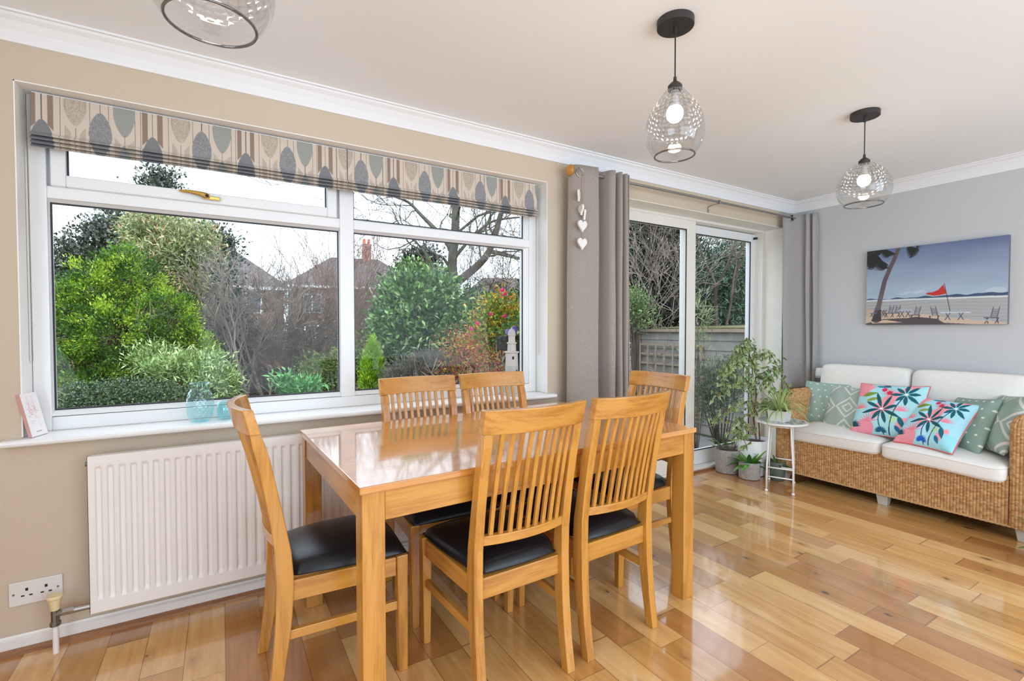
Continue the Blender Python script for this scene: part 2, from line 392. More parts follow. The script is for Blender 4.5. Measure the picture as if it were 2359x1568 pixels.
# ------------------------------------------------------------------ painting on fine grids (printed patterns)
def srgb(c):
    c = np.array(c, float)/255.0
    return np.where(c <= 0.04045, c/12.92, ((c+0.055)/1.055)**2.4)
class Paint:
    def __init__(s, U, V, base):
        s.U = U; s.V = V; s.C = np.empty(U.shape+(3,)); s.C[:] = srgb(base)
    def put(s, mask, col, a=1.0):
        c = srgb(col); s.C[mask] = s.C[mask]*(1-a)+c*a
    def poly(s, pts, col, a=1.0):
        x, y = s.U, s.V; ins = np.zeros(x.shape, bool); n = len(pts)
        for i in range(n):
            x0, y0 = pts[i]; x1, y1 = pts[(i+1) % n]
            if y0 == y1: continue
            c = ((y0 > y) != (y1 > y)) & (x < (x1-x0)*(y-y0)/(y1-y0)+x0); ins ^= c
        s.put(ins, col, a)
    def line(s, p, q, w, col, w2=None, a=1.0):
        px, py = p; dx, dy = q[0]-px, q[1]-py; L2 = dx*dx+dy*dy+1e-12
        t = np.clip(((s.U-px)*dx+(s.V-py)*dy)/L2, 0, 1)
        d = np.hypot(s.U-px-t*dx, s.V-py-t*dy); ww = w+((w if w2 is None else w2)-w)*t
        s.put(d < ww/2, col, a)
    def ell(s, c, rx, ry, col, rot=0.0, a=1.0):
        x, y = s.U-c[0], s.V-c[1]; cr, sr = math.cos(rot), math.sin(rot)
        s.put(((x*cr+y*sr)/rx)**2+((-x*sr+y*cr)/ry)**2 < 1, col, a)
    def leaf(s, p, ang, L, w, col, a=1.0, pw=1.0):
        x, y = s.U-p[0], s.V-p[1]; cr, sr = math.cos(ang), math.sin(ang)
        t = (x*cr+y*sr)/L; v = -x*sr+y*cr
        s.put((t > 0) & (t < 1) & (np.abs(v) < w*np.clip(np.sin(PI*np.clip(t, 0, 1)**(0.8 if pw == 1 else 0.95)), 0, 1)**pw), col, a)
def gridF(nu, nv):
    i = np.arange(nu-1)[:, None]; j = np.arange(nv-1)[None, :]
    a = i*nv+j
    return np.stack([a, a+nv, a+nv+1, a+1], -1).reshape(-1, 4)

# ------------------------------------------------------------------ room shell
XE = 4.61; XL = -1.5; YB = -4.6; ZC = 2.4
def structure(o): return tag(o, kind='structure')
structure(MB().box((XL-0.1, YB-0.1, -0.12), (XE+0.1, 0.24, 0)).build('floor', M['floor']))
structure(MB().box((XL-0.1, YB-0.1, ZC), (XE+0.1, 0.3, ZC+0.1)).build('ceiling', M['ceiling']))
WX0, WX1, WZ0, WZ1 = -0.655, 1.798, 0.79, 2.170      # window recess
DX0, DX1, DZ1 = 2.47, 4.463, 2.166                   # door recess
wf = MB()
wf.box((XL, 0, 0), (WX0, 0.28, ZC)); wf.box((WX0, 0, 0), (WX1, 0.28, WZ0)); wf.box((WX0, 0, WZ1), (WX1, 0.28, ZC))
wf.box((WX1, 0, 0), (DX0, 0.28, ZC)); wf.box((DX0, 0, DZ1), (DX1, 0.28, ZC)); wf.box((DX1, 0, 0), (XE, 0.28, ZC))
structure(wf.build('wall_front', M['wall']))
structure(MB().box((XE, YB, 0), (XE+0.1, 0.28, ZC)).build('wall_right', M['wall_grey']))
wl = MB()
wl.box((XL-0.1, YB, 0), (XL, -3.95, ZC)); wl.box((XL-0.1, -2.05, 0), (XL, 0.28, ZC)); wl.box((XL-0.1, -3.95, 0), (XL, -2.05, 0.55)); wl.box((XL-0.1, -3.95, 2.15), (XL, -2.05, ZC))
structure(wl.build('wall_left', M['wall']))
wb = MB()
wb.box((XL, YB-0.1, 0), (-0.25, YB, ZC)); wb.box((4.05, YB-0.1, 0), (XE, YB, ZC)); wb.box((-0.25, YB-0.1, 0), (4.05, YB, 0.35)); wb.box((-0.25, YB-0.1, 2.32), (4.05, YB, ZC))
structure(wb.build('wall_back', M['wall']))
# recess linings: plastered reveals of the window and of the door, 3 mm proud of the wall
rv = MB(); t = 0.004
rv.box((WX0, -0.002, 0.82), (WX0+t, 0.12, WZ1)); rv.box((WX1-t, -0.002, 0.82), (WX1, 0.12, WZ1)); rv.box((WX0, -0.002, WZ1-t), (WX1, 0.12, WZ1))
structure(rv.build('trim_1', M['reveal']))
rv = MB()
rv.box((DX1-t, -0.002, 0), (DX1, 0.2, DZ1)); rv.box((DX0, -0.002, 0), (DX0+t, 0.2, DZ1)); rv.box((DX0, -0.002, DZ1-t), (DX1, 0.2, DZ1))
structure(rv.build('trim_2', M['lining']))
# coving
def cove(name, axis, a, b, sgn_pos):
    pr = [(0, 2.305), (-0.010, 2.306), (-0.012, 2.318), (-0.022, 2.345), (-0.040, 2.372), (-0.056, 2.384), (-0.060, 2.392), (-0.070, 2.393), (-0.072, ZC), (0, ZC)]
    m = MB()
    if axis == 0: m.prism(pr, 0, a, b)
    else: m.prism([(sgn_pos+u, v) for u, v in pr], 1, a, b)
    return structure(m.build(name, M['cornice']))
cove('trim_3', 0, XL, XE, 0); cove('trim_4', 1, YB, 0, XE)
# skirting and beading
def skirt(name, x0, x1):
    m = MB().prism([(0, 0), (0, 0.062), (-0.006, 0.066), (-0.010, 0.058), (-0.018, 0.052), (-0.018, 0)], 0, x0, x1)
    return structure(m.build(name, M['skirting']))
skirt('baseboard_front', XL, DX0)
structure(MB().prism([(-0.018, 0), (-0.018, 0.020), (-0.028, 0.018), (-0.036, 0.010), (-0.038, 0)], 0, XL, DX0).build('trim_5', M['quadrant']))
structure(MB().box((XE-0.018, YB, 0), (XE, 0, 0.07)).build('baseboard_right', M['skirting'], bevel=0.004))
structure(MB().box((DX0, 0.145, 0), (DX1, 0.165, 0.018)).build('trim_6', M['quadrant']))

# ------------------------------------------------------------------ window
FY0, FY1 = 0.12, 0.185
def ringbox(m, x0, x1, z0, z1, w, y0, y1, wb=None, wt=None):
    wb = w if wb is None else wb; wt = w if wt is None else wt
    m.box((x0, y0, z0), (x0+w, y1, z1)); m.box((x1-w, y0, z0), (x1, y1, z1))
    m.box((x0+w, y0, z0), (x1-w, y1, z0+wb)); m.box((x0+w, y0, z1-wt), (x1-w, y1, z1))
win = structure(empty('window_1', (0.57, 0.15, 0.8)))
win_off = Vector((0.57, 0.15, 0.8))
def wpart(mb, name, mat, par=None, bevel=0.0):
    o = mb.build(name, mat, par or win, bevel=bevel)
    if (par or win) is win: o.location = -win_off
    return o
m = MB()
ringbox(m, WX0+t, WX1-t, 0.8172, WZ1, 0.055, FY0, FY1)
m.box((0.545, FY0, 0.872), (0.617, FY1, 2.115))
m.box((WX0+0.059, FY0, 1.765), (0.545, FY1, 1.815)); m.box((0.617, FY0, 1.765), (WX1-0.059, FY1, 1.815))
wpart(m, 'window_frame', M['upvc'], bevel=0.004)
# glazing beads round each light
m = MB()
lights = [(-0.592, 0.542, 0.898, 1.753), (0.6205, 1.7055, 0.898, 1.753), (0.6205, 1.7055, 1.8253, 2.10)]
for x0, x1, z0, z1 in lights:
    xa = -0.600 if x0 < 0 else 0.615; xb = 0.547 if x0 < 0 else 1.745
    za = 0.875 if z0 < 1 else 1.812; zb = 1.767 if z0 < 1 else 2.118
    for (o_, i_) in (((xa, za), (x0, z0)),):
        def wedge(p0, p1, q0, q1):
            m.add([(p0[0], FY0+0.006, p0[1]), (p1[0], FY0+0.006, p1[1]), (q1[0], FY0+0.03, q1[1]), (q0[0], FY0+0.03, q0[1]),
                   (p0[0], FY1, p0[1]), (p1[0], FY1, p1[1]), (q1[0], FY1, q1[1]), (q0[0], FY1, q0[1])],
                  [(0, 1, 2, 3), (4, 7, 6, 5), (3, 2, 6, 7), (0, 4, 5, 1), (0, 3, 7, 4), (1, 5, 6, 2)])
        wedge((xa, za), (xb, za), (x0, z0), (x1, z0)); wedge((xa, zb), (xb, zb), (x0, z1), (x1, z1))
        wedge((xa, za), (xa, zb), (x0, z0), (x0, z1)); wedge((xb, za), (xb, zb), (x1, z0), (x1, z1))
wpart(m, 'glazing_bead', M['upvc'])
m = MB()
for x0, x1, z0, z1 in lights: ringbox(m, x0-0.002, x1+0.002, z0-0.002, z1+0.002, 0.007, FY0+0.028, FY0+0.034)
wpart(m, 'gasket', M['gasket'])
# opening top light
wpart(MB().box((-0.597, 0.152, 1.812), (-0.560, FY1-0.002, 2.116)), 'window_frame', M['upvc']); wpart(MB().box((0.500, 0.152, 1.812), (0.547, FY1-0.002, 2.116)), 'window_frame', M['upvc'])
cas = MB(); ringbox(cas, -0.580, 0.527, 1.813, 2.114, 0.047, 0.098, 0.151); co = wpart(cas, 'casement', M['upvc'], bevel=0.005)
m = MB(); ringbox(m, -0.532, 0.478, 1.858, 2.072, 0.006, 0.118, 0.126); g_ = m.build('gasket', M['gasket'], co)
h = MB(); h.tube([(-0.150, 0.086, 1.852), (-0.11, 0.078, 1.851), (-0.07, 0.074, 1.846), (-0.050, 0.076, 1.840), (-0.035, 0.082, 1.838)], [0.005, 0.008, 0.010, 0.014, 0.010], 10)
h.box((-0.062, 0.080, 1.826), (0.006, 0.098, 1.842))
hh = h.build('handle', M['gold'], co, smooth=False, bevel=0.003); tag(hh, 'gold latch handle')
m = MB(); m.lathe([(0.007, 0), (0.007, 0.004)], (0, 0, 0), 12)
for p in range(len(m.v)): m.v[p] = (m.v[p][0]-0.045, 0.066-m.v[p][2], m.v[p][1]+1.838)
m.build('handle_lock', M['dark_hole'], co)
for i, (x0, x1, z0, z1) in enumerate(lights+[(-0.534, 0.480, 1.856, 2.075)]):
    y = 0.150 if i < 3 else 0.122
    wpart(MB().box((x0-0.001, y, z0-0.001), (x1+0.001, y+0.004, z1+0.001)), 'window_pane', M['pane'])
# sill board
m = MB(); pts = [(0.12, 0.792), (-0.050, 0.792), (-0.058, 0.797), (-0.061, 0.805), (-0.058, 0.813), (-0.050, 0.8175), (0.12, 0.8175)]
m.prism(pts, 0, -0.700, 1.835)
wpart(m, 'window_sill', M['sill'])

# ------------------------------------------------------------------ sliding patio door
door = structure(empty('door_1', (3.46, 0.24, 0)))
doff = Vector((3.46, 0.24, 0))
def dpart(mb, name, mat, bevel=0.003, par=None):
    o = mb.build(name, mat, par or door, bevel=bevel)
    if par is None: o.location = -doff
    return o
m = MB(); ringbox(m, DX0, DX1-0.004, 0.0, 2.162, 0.045, 0.165, 0.300, wb=0.035, wt=0.02)
dpart(m, 'door_frame', M['upvc_cream'])
m = MB(); ringbox(m, 2.50, 3.465, 0.036, 2.150, 0.118, 0.175, 0.222, wb=0.13, wt=0.085)
a_ = dpart(m, 'sliding_panel', M['upvc_cream'])
m = MB(); ringbox(m, 2.617, 3.348, 0.165, 2.066, 0.007, 0.173, 0.180); m.build('gasket', M['gasket'], a_)
MB().box((2.60, 0.196, 0.15), (3.36, 0.200, 2.07)).build('door_pane', M['pane'], a_)
m = MB(); ringbox(m, 3.40, 4.440, 0.036, 2.135, 0.100, 0.240, 0.290, wb=0.125, wt=0.075)
b_ = dpart(m, 'fixed_panel', M['upvc'])
m = MB(); ringbox(m, 3.499, 4.341, 0.160, 2.061, 0.007, 0.237, 0.245); m.build('gasket', M['gasket'], b_)
MB().box((3.49, 0.262, 0.15), (4.35, 0.266, 2.07)).build('door_pane', M['pane'], b_)
m = MB(); m.box((4.378, 0.205, 2.085), (4.40, 0.24, 2.105)); dpart(m, 'door_stop', M['gasket'])

# ------------------------------------------------------------------ radiator
RX0, RX1, RZ0, RZ1 = -0.449, 1.10, 0.124, 0.739
rad = tag(empty('radiator', (0.33, -0.06, RZ0)), 'long white ribbed panel radiator on the wall under the window sill', 'radiator')
ro = Vector((0.33, -0.06, RZ0))
# pressed front: ribs as a profile swept vertically, blended to flat at the top and bottom margins
pitch = 0.0366; xs = []; 
x = RX0
nr = int((RX1-RX0-0.03)/pitch); x_first = RX0+0.022
prof = [(RX0, 0.0)]
for i in range(nr):
    b = x_first+i*pitch
    prof += [(b, 0.0), (b+0.004, 1.0), (b+0.017, 1.0), (b+0.022, 0.0)]
prof.append((RX1, 0.0))
zs = [(RZ0, 0), (RZ0+0.048, 0), (RZ0+0.062, 1), (RZ1-0.052, 1), (RZ1-0.040, 0), (RZ1, 0)]
V = []; 
for px_, d_ in prof:
    for z_, k_ in zs: V.append((px_, -0.106+0.010*d_*k_, z_))
V = np.array(V); nu, nv = len(prof), len(zs)
pan = raw('front_panel', V-np.array(ro), gridF(nu, nv)[:, ::-1].copy(), M['radiator'], rad)
md = pan.modifiers.new('bevel', 'BEVEL'); md.width = 0.0025; md.segments = 2; md.limit_method = 'ANGLE'; md.angle_limit = R(12)
m = MB(); m.box((RX0, -0.106, RZ0), (RX0+0.0015, -0.086, RZ1)); m.box((RX1-0.0015, -0.106, RZ0), (RX1, -0.086, RZ1)); m.box((RX0, -0.1055, RZ1-0.0015), (RX1, -0.086, RZ1)); m.box((RX0, -0.1055, RZ0), (RX1, -0.086, RZ0+0.0015))
o = m.build('panel_edge', M['radiator'], rad); o.location = -ro
m = MB(); m.box((RX0+0.004, -0.084, RZ0+0.004), (RX1-0.004, -0.045, RZ1-0.004)); o = m.build('back_panel', M['radiator'], rad, bevel=0.004); o.location = -ro
m = MB(); m.box((RX0+0.2, -0.045, RZ0+0.03), (RX0+0.24, -0.001, RZ1-0.03)); o = m.build('wall_bracket', M['radiator'], rad); o.location = -ro
m = MB().box((RX1-0.3, -0.045, RZ0+0.03), (RX1-0.26, -0.001, RZ1-0.03)); o = m.build('wall_bracket', M['radiator'], rad); o.location = -ro
m = MB(); m.tube([(RX0+0.006, -0.088, RZ1-0.03), (RX0-0.008, -0.088, RZ1-0.03)], 0.009, 12); o = m.build('bleed_valve', M['dull_metal'], rad); o.location = -ro
VX, VY = -0.553, -0.088
m = MB(); m.tube([(VX+0.018, VY, 0.150), (VX+0.055, VY, 0.150)], 0.014, 6); m.tube([(VX+0.055, VY, 0.150), (RX0+0.01, VY, 0.150)], 0.0115, 14)
o = m.build('union', M['steel'], rad); o.location = -ro
m = MB(); m.lathe([(0.013, 0.104), (0.017, 0.106), (0.017, 0.118), (0.013, 0.122), (0.013, 0.172)], (VX, VY, 0), 10); m.tube([(VX, VY, 0.150), (VX+0.022, VY, 0.150)], 0.013, 10)
o = m.build('valve_body', M['dull_metal'], rad); o.location = -ro
m = MB(); m.lathe([(0.014, 0.166), (0.0155, 0.178), (0.020, 0.208), (0.025, 0.212), (0.025, 0.219), (0.022, 0.222)], (VX, VY, 0), 24)
o = m.build('valve_cap', M['cream_plastic'], rad); o.location = -ro; smooth_auto(o)
m = MB(); m.tube([(VX, VY, 0.0), (VX, VY, 0.108)], 0.0095, 14); o = m.build('pipe', M['radiator'], rad); o.location = -ro; smooth_auto(o)
# ------------------------------------------------------------------ double socket
sk = tag(empty('power_socket', (-0.624, 0, 0.222)), 'white double power socket on the wall left of the radiator', 'socket')
m = MB().box((-0.0765, -0.009, -0.045), (0.0765, -0.0005, 0.045)); m.build('face_plate', M['white_plastic'], sk, bevel=0.002)
for cx in (-0.026, 0.029):
    for (dx, dz, a, b) in ((0, 0.013, 0.004, 0.0055), (-0.0115, -0.010, 0.005, 0.0026), (0.0115, -0.010, 0.005, 0.0026)):
        MB().box((cx+dx-a, -0.0095, dz-b), (cx+dx+a, -0.0092, dz+b)).build('pin_hole', M['dark_hole'], sk)
for cx in (-0.063, 0.063):
    m = MB(); m.tube([(cx, -0.0088, 0.0), (cx, -0.0098, 0.0)], 0.004, 12); m.build('screw', M['dull_metal'], sk)

# ------------------------------------------------------------------ dining table
TL, TW, TH = 1.5276, 0.950, 0.781
tb = tag(empty('dining_table', (1.0785, -0.649, 0), 0.0364), 'rectangular honey oak dining table with six chairs round it', 'table')
m = MB().box((-TL/2, -TW/2, TH-0.022), (TL/2, TW/2, TH)); m.build('tabletop', M['table_top'], tb, bevel=0.003)
ins = 0.008; lw = 0.068
for sx in (-1, 1):
    for sy in (-1, 1):
        xo = sx*(TL/2-ins); yo = sy*(TW/2-ins)
        m = MB().box((xo, yo, 0), (xo-sx*lw, yo-sy*lw, TH-0.0225)); m.build('leg', M['oak_z'], tb, bevel=0.003)
az = TH-0.112
for sy in (-1, 1):
    yo = sy*(TW/2-ins-0.004)
    m = MB().box((-TL/2+ins+lw, yo, az), (TL/2-ins-lw, yo-sy*0.022, TH-0.0225)); m.build('apron', M['oak_x'], tb, bevel=0.002)
for sx in (-1, 1):
    xo = sx*(TL/2-ins-0.004)
    m = MB().box((xo, -TW/2+ins+lw, az), (xo-sx*0.022, TW/2-ins-lw, TH-0.0225)); m.build('apron', M['oak_y'], tb, bevel=0.002)

# ------------------------------------------------------------------ dining chairs (front towards +Y)
def post_y(z):
    K = [(0.0, -0.232), (0.12, -0.212), (0.28, -0.193), (0.42, -0.187), (0.52, -0.192), (0.66, -0.214), (0.82, -0.245), (0.985, -0.287)]
    for (a, ya), (b, yb) in zip(K, K[1:]):
        if z <= b: tt = (z-a)/(b-a); tt = max(0, tt); return ya+(yb-ya)*tt
    return K[-1][1]
def crest_dy(x): return -0.042*(1-(x/0.2)**2)
def make_chair():
    root = empty('dining_chair')
    for sx in (-1, 1):                              # rear legs run up as the back posts
        secs = []
        for z in np.linspace(0, 0.905, 22):
            z = float(z); y = post_y(z)
            dpt = 0.038+0.014*math.exp(-((z-0.40)/0.20)**2) if z < 0.9 else 0.03
            xo = sx*0.196; xi = sx*(0.196-0.034)
            secs.append([(xo, y-dpt/2, z), (xi, y-dpt/2, z), (xi, y+dpt/2, z), (xo, y+dpt/2, z)])
        m = MB().sweep(secs); o = m.build('back_leg', M['oak_z'], root, bevel=0.003)
        x0 = sx*0.212
        m = MB().bar((x0-sx*0.019, 0.196, 0), (x0-sx*0.017, 0.192, 0.425), 0.028, 0.032, side=(1, 0, 0), w2=0.040, h2=0.040); m.build('front_leg', M['oak_z'], root, bevel=0.003)
        m = MB().bar((sx*0.178, -0.17, 0.386), (sx*0.194, 0.172, 0.386), 0.022, 0.066); m.build('side_rail', M['oak_y'], root, bevel=0.002)
        m = MB().bar((sx*0.179, -0.178, 0.243), (sx*0.193, 0.178, 0.243), 0.018, 0.030); m.build('stretcher', M['oak_y'], root, bevel=0.002)
    MB().box((-0.175, 0.180, 0.353), (0.175, 0.202, 0.419)).build('front_rail', M['oak_x'], root, bevel=0.002)
    MB().box((-0.162, -0.198, 0.343), (0.162, -0.174, 0.413)).build('rear_rail', M['oak_x'], root, bevel=0.002)
    # crest rail, bowed back, its ends capping the posts
    secs = []
    for x in np.linspace(-0.202, 0.202, 17):
        x = float(x); dy = crest_dy(x); zb, zt = 0.905, 0.985; th = 0.024+0.006*(abs(x)/0.2)**3
        yb, yt = post_y(zb)+dy, post_y(zt)+dy
        secs.append([(x, yb-th/2, zb), (x, yb+th/2, zb), (x, yt+th/2, zt), (x, yt-th/2, zt)])
    MB().sweep(secs).build('crest_rail', M['oak_x'], root, bevel=0.003)
    secs = []
    for x in np.linspace(-0.165, 0.165, 15):
        x = float(x); dy = crest_dy(x)*0.85+0.006; zb, zt = 0.528, 0.560; y = post_y(0.54)+dy
        secs.append([(x, y-0.012, zb), (x, y+0.012, zb), (x, y+0.010, zt), (x, y-0.014, zt)])
    MB().sweep(secs).build('lower_rail', M['oak_x'], root, bevel=0.002)
    for i in range(9):
        x = -0.1345+i*0.0336
        secs = []
        for k, z in enumerate(np.linspace(0.552, 0.912, 8)):
            z = float(z); tt = k/7; dy = (crest_dy(x)*0.85+0.006)*(1-tt)+crest_dy(x)*tt; y = post_y(z)+dy
            secs.append([(x-0.0075, y-0.006, z), (x+0.0075, y-0.006, z), (x+0.0075, y+0.006, z), (x-0.0075, y+0.006, z)])
        MB().sweep(secs).build('slat', M['oak_z'], root, bevel=0.001)
    # padded seat: a domed trapezoid
    n = 26; uu = np.linspace(-1, 1, n); V = []; 
    for side in (1, -1):
        for a in uu:
            for b in uu:
                # squircle blend towards rounded corners
                aa = a*math.sqrt(1-0.10*b*b); bb = b*math.sqrt(1-0.10*a*a)
                y = 0.010+bb*0.212; hw = 0.212+(0.172-0.212)*((0.222-y)/0.424)
                if y < -0.150: hw = min(hw, 0.160+max(0, (y+0.172))*0.8)
                e = (1-abs(a)**4)*(1-abs(b)**4)
                z = 0.428+(0.030*e**0.32 + 0.022*math.sqrt(max(0, (1-a*a)*(1-b*b)))) if side > 0 else 0.421+0.004*(1-e)
                V.append((aa*hw, y, z))
    F1 = gridF(n, n); F2 = F1[:, ::-1]+n*n
    rim = []
    idx = [i*n for i in range(n)]+[(n-1)*n+j for j in range(1, n)]+[i*n+n-1 for i in range(n-2, -1, -1)]+[j for j in range(n-2, 0, -1)]
    for i in range(len(idx)):
        a, b = idx[i], idx[(i+1) % len(idx)]; rim.append((b, a, a+n*n, b+n*n))
    F = np.concatenate([F1, F2, np.array(rim)])
    o = raw('seat', V, F, M['leather'], root, smooth=True); tag(o, 'black faux leather seat pad')
    return root
ch0 = make_chair()
CHG = 'oak dining chairs round the table'
chairs = [  # x, y, rotation, label
    (0.354, -0.664, -90, 'oak slatted chair at the left head of the table, seen from its side'),
    (0.876, -0.948, 1.5, 'oak slatted chair with its back to the viewer, nearest the left end of the table'),
    (1.330, -0.925, 2.5, 'oak slatted chair with its back to the viewer, nearest the right end of the table'),
    (1.815, -0.655, 90, 'oak slatted chair at the far head of the table, before the patio door'),
    (0.868, -0.445, 180, 'oak slatted chair on the window side of the table, beside the bright green conifer'),
    (1.308, -0.440, 180, 'oak slatted chair on the window side of the table, below the lighthouse ornament'),
]
for i, (x, y, rz, lb) in enumerate(chairs):
    o = ch0 if i == 0 else copy_tree(ch0)
    o.location = (x, y, 0); o.rotation_euler = (0, 0, R(rz)); tag(o, lb, 'chair', CHG)

# ------------------------------------------------------------------ pendant lamps
def make_pendant(prof, cord_len, label, loc):
    """prof: list of (radius, z below ceiling) for the glass"""
    r = empty('pendant_lamp', loc); tag(r, label, 'pendant lamp', 'glass pendant lamps')
    o = MB().lathe([(0.066, -0.026), (0.068, -0.024), (0.068, 0.0)], n=48).build('ceiling_rose', M['black'], r); smooth_auto(o)
    zc = prof[0][1]+0.030
    o = MB().lathe([(0.006, -0.050), (0.007, -0.026)], n=12).build('cord_grip', M['black'], r)
    o = MB().lathe([(0.0028, zc), (0.0028, -0.03)], n=8).build('cord', M['black'], r)
    o = MB().lathe([(0.0265, prof[0][1]-0.003), (0.0265, zc-0.018), (0.018, zc-0.008), (0.007, zc), (0.0055, zc+0.016), (0.003, zc+0.018)], n=32).build('lamp_holder', M['black'], r); smooth_auto(o)
    # glass shell: smooth curve through the profile
    P = np.array(prof); t_ = np.linspace(0, len(P)-1, 60); pr = []
    def cr(i, tt):
        g_ = lambda k: P[min(max(k, 0), len(P)-1)]
        p0, p1, p2, p3 = g_(i-1), g_(i), g_(i+1), g_(i+2)
        return 0.5*((2*p1)+(-p0+p2)*tt+(2*p0-5*p1+4*p2-p3)*tt**2+(-p0+3*p1-3*p2+p3)*tt**3)
    for a in t_:
        i = min(int(a), len(P)-2); q = cr(i, a-i); pr.append((float(q[0]), float(q[1])))
    o = MB().lathe(pr, n=72, cap=False).build('glass_shade', M['shade_glass'], r, smooth=True, fix=False); tag(o, 'smoked glass shade with dimpled top')
    zoff = (P[:, 1].min()+P[:, 1].max())/2
    rb, zb = pr[-1]
    m = MB(); ring = [(rb*math.cos(a), rb*math.sin(a), zb) for a in np.linspace(0, 2*PI, 49)]
    m.tube(ring, 0.0034, 8, cap=False); m.build('rim', M['shade_rim'], o, smooth=True)
    zt = prof[0][1]
    o = MB().lathe([(0.013, zt-0.002), (0.014, zt-0.030), (0.019, zt-0.058), (0.023, zt-0.068)], n=24).build('bulb_neck', M['white_plastic'], r, smooth=True)
    MB().lathe([(0.023, zt-0.068), (0.029, zt-0.080), (0.031, zt-0.093), (0.028, zt-0.108), (0.018, zt-0.120), (0.006, zt-0.1245), (0.001, zt-0.125)], n=24).build('bulb', M['bulb'], r, smooth=True)
    return r
tall = [(0.030, -0.257), (0.052, -0.285), (0.082, -0.325), (0.103, -0.375), (0.1085, -0.418), (0.104, -0.455), (0.090, -0.485), (0.073, -0.507)]
round_ = [(0.030, -0.271), (0.060, -0.288), (0.095, -0.322), (0.120, -0.365), (0.1275, -0.405), (0.121, -0.445), (0.105, -0.475), (0.088, -0.494)]
make_pendant(round_, 0.2, 'glass pendant lamp cut off by the top edge, above the left window', (-0.008, -1.270, ZC))
make_pendant(tall, 0.2, 'tall egg-shaped glass pendant lamp hanging nearest the left curtain', (1.491, -1.270, ZC))
make_pendant(round_, 0.2, 'round glass pendant lamp hanging beyond the egg-shaped one, near the beach picture', (2.998, -1.270, ZC))

# ------------------------------------------------------------------ roman blinds
def blind_paint(P, x0):
    """vertical stems, ogives and ovals in rows that repeat every 0.351 m; U in metres from the left edge, V height above the hem"""
    per = 0.351
    cream = (205, 190, 175); brown = (142, 122, 108); slate = (124, 124, 126); sage = (150, 152, 145); beige = (170, 155, 140); pale = (182, 166, 152)
    H = P.V.max()
    for k in range(-1, 12):
        b = k*per-x0
        # narrow stems
        for dx in (0.055, 0.145, 0.205, 0.292, 0.310): P.line((b+dx, -1), (b+dx, 1), 0.0022, (120, 108, 100))
        # column A: brown bars either side of a stem over a dark ogive
        for s_ in (-1, 1):
            P.poly([(b+s_*0.017, 1), (b+s_*0.035, 1), (b+s_*0.035, 0.070), (b+s_*0.017, 0.095)], brown)
        P.line((b, 0.08), (b, 1), 0.003, (95, 92, 95))
        P.leaf((b, 0.112), -PI/2, 0.20, 0.036, slate, pw=0.62)
        # column B: dotted beige oval above forked bars
        P.leaf((b+0.100, 0.27), -PI/2, 0.165, 0.035, beige, pw=0.62); P.put((np.abs(P.U-b-0.100) < 0.029) & (P.V > 0.185), beige)
        dots = P.n_ > 0.62
        P.put(dots & (np.abs(P.C-srgb(beige)).sum(-1) < 0.004) & (np.abs(P.U-b-0.100) < 0.03), (198, 184, 168))
        for s_ in (-1, 1): P.poly([(b+0.100+s_*0.013, -1), (b+0.100+s_*0.032, -1), (b+0.100+s_*0.032, 0.105), (b+0.100+s_*0.013, 0.075)], pale)
        P.line((b+0.100, -1), (b+0.100, 0.098), 0.002, (120, 108, 100))
        # column C: slate oval hanging on a stem
        P.line((b+0.178, 0.15), (b+0.178, 1), 0.003, (95, 92, 95))
        P.leaf((b+0.178, 0.175), -PI/2, 0.185, 0.037, (126, 126, 129), pw=0.62); P.put(dots & (np.abs(P.C-srgb((126, 126, 129))).sum(-1) < 0.001) & (np.abs(P.U-b-0.178) < 0.040), (156, 154, 152))
        # column D: sage oval above a fork
        P.leaf((b+0.256, 0.29), -PI/2, 0.20, 0.037, sage, pw=0.62)
        for s_ in (-1, 1): P.poly([(b+0.256+s_*0.012, -1), (b+0.256+s_*0.033, -1), (b+0.256+s_*0.033, 0.085), (b+0.256+s_*0.012, 0.060)], pale)
        P.leaf((b+0.256, 0.050), -PI/2, 0.16, 0.024, sage, pw=0.62)
        P.line((b+0.256, 0.03), (b+0.256, 0.100), 0.0025, (120, 118, 112))
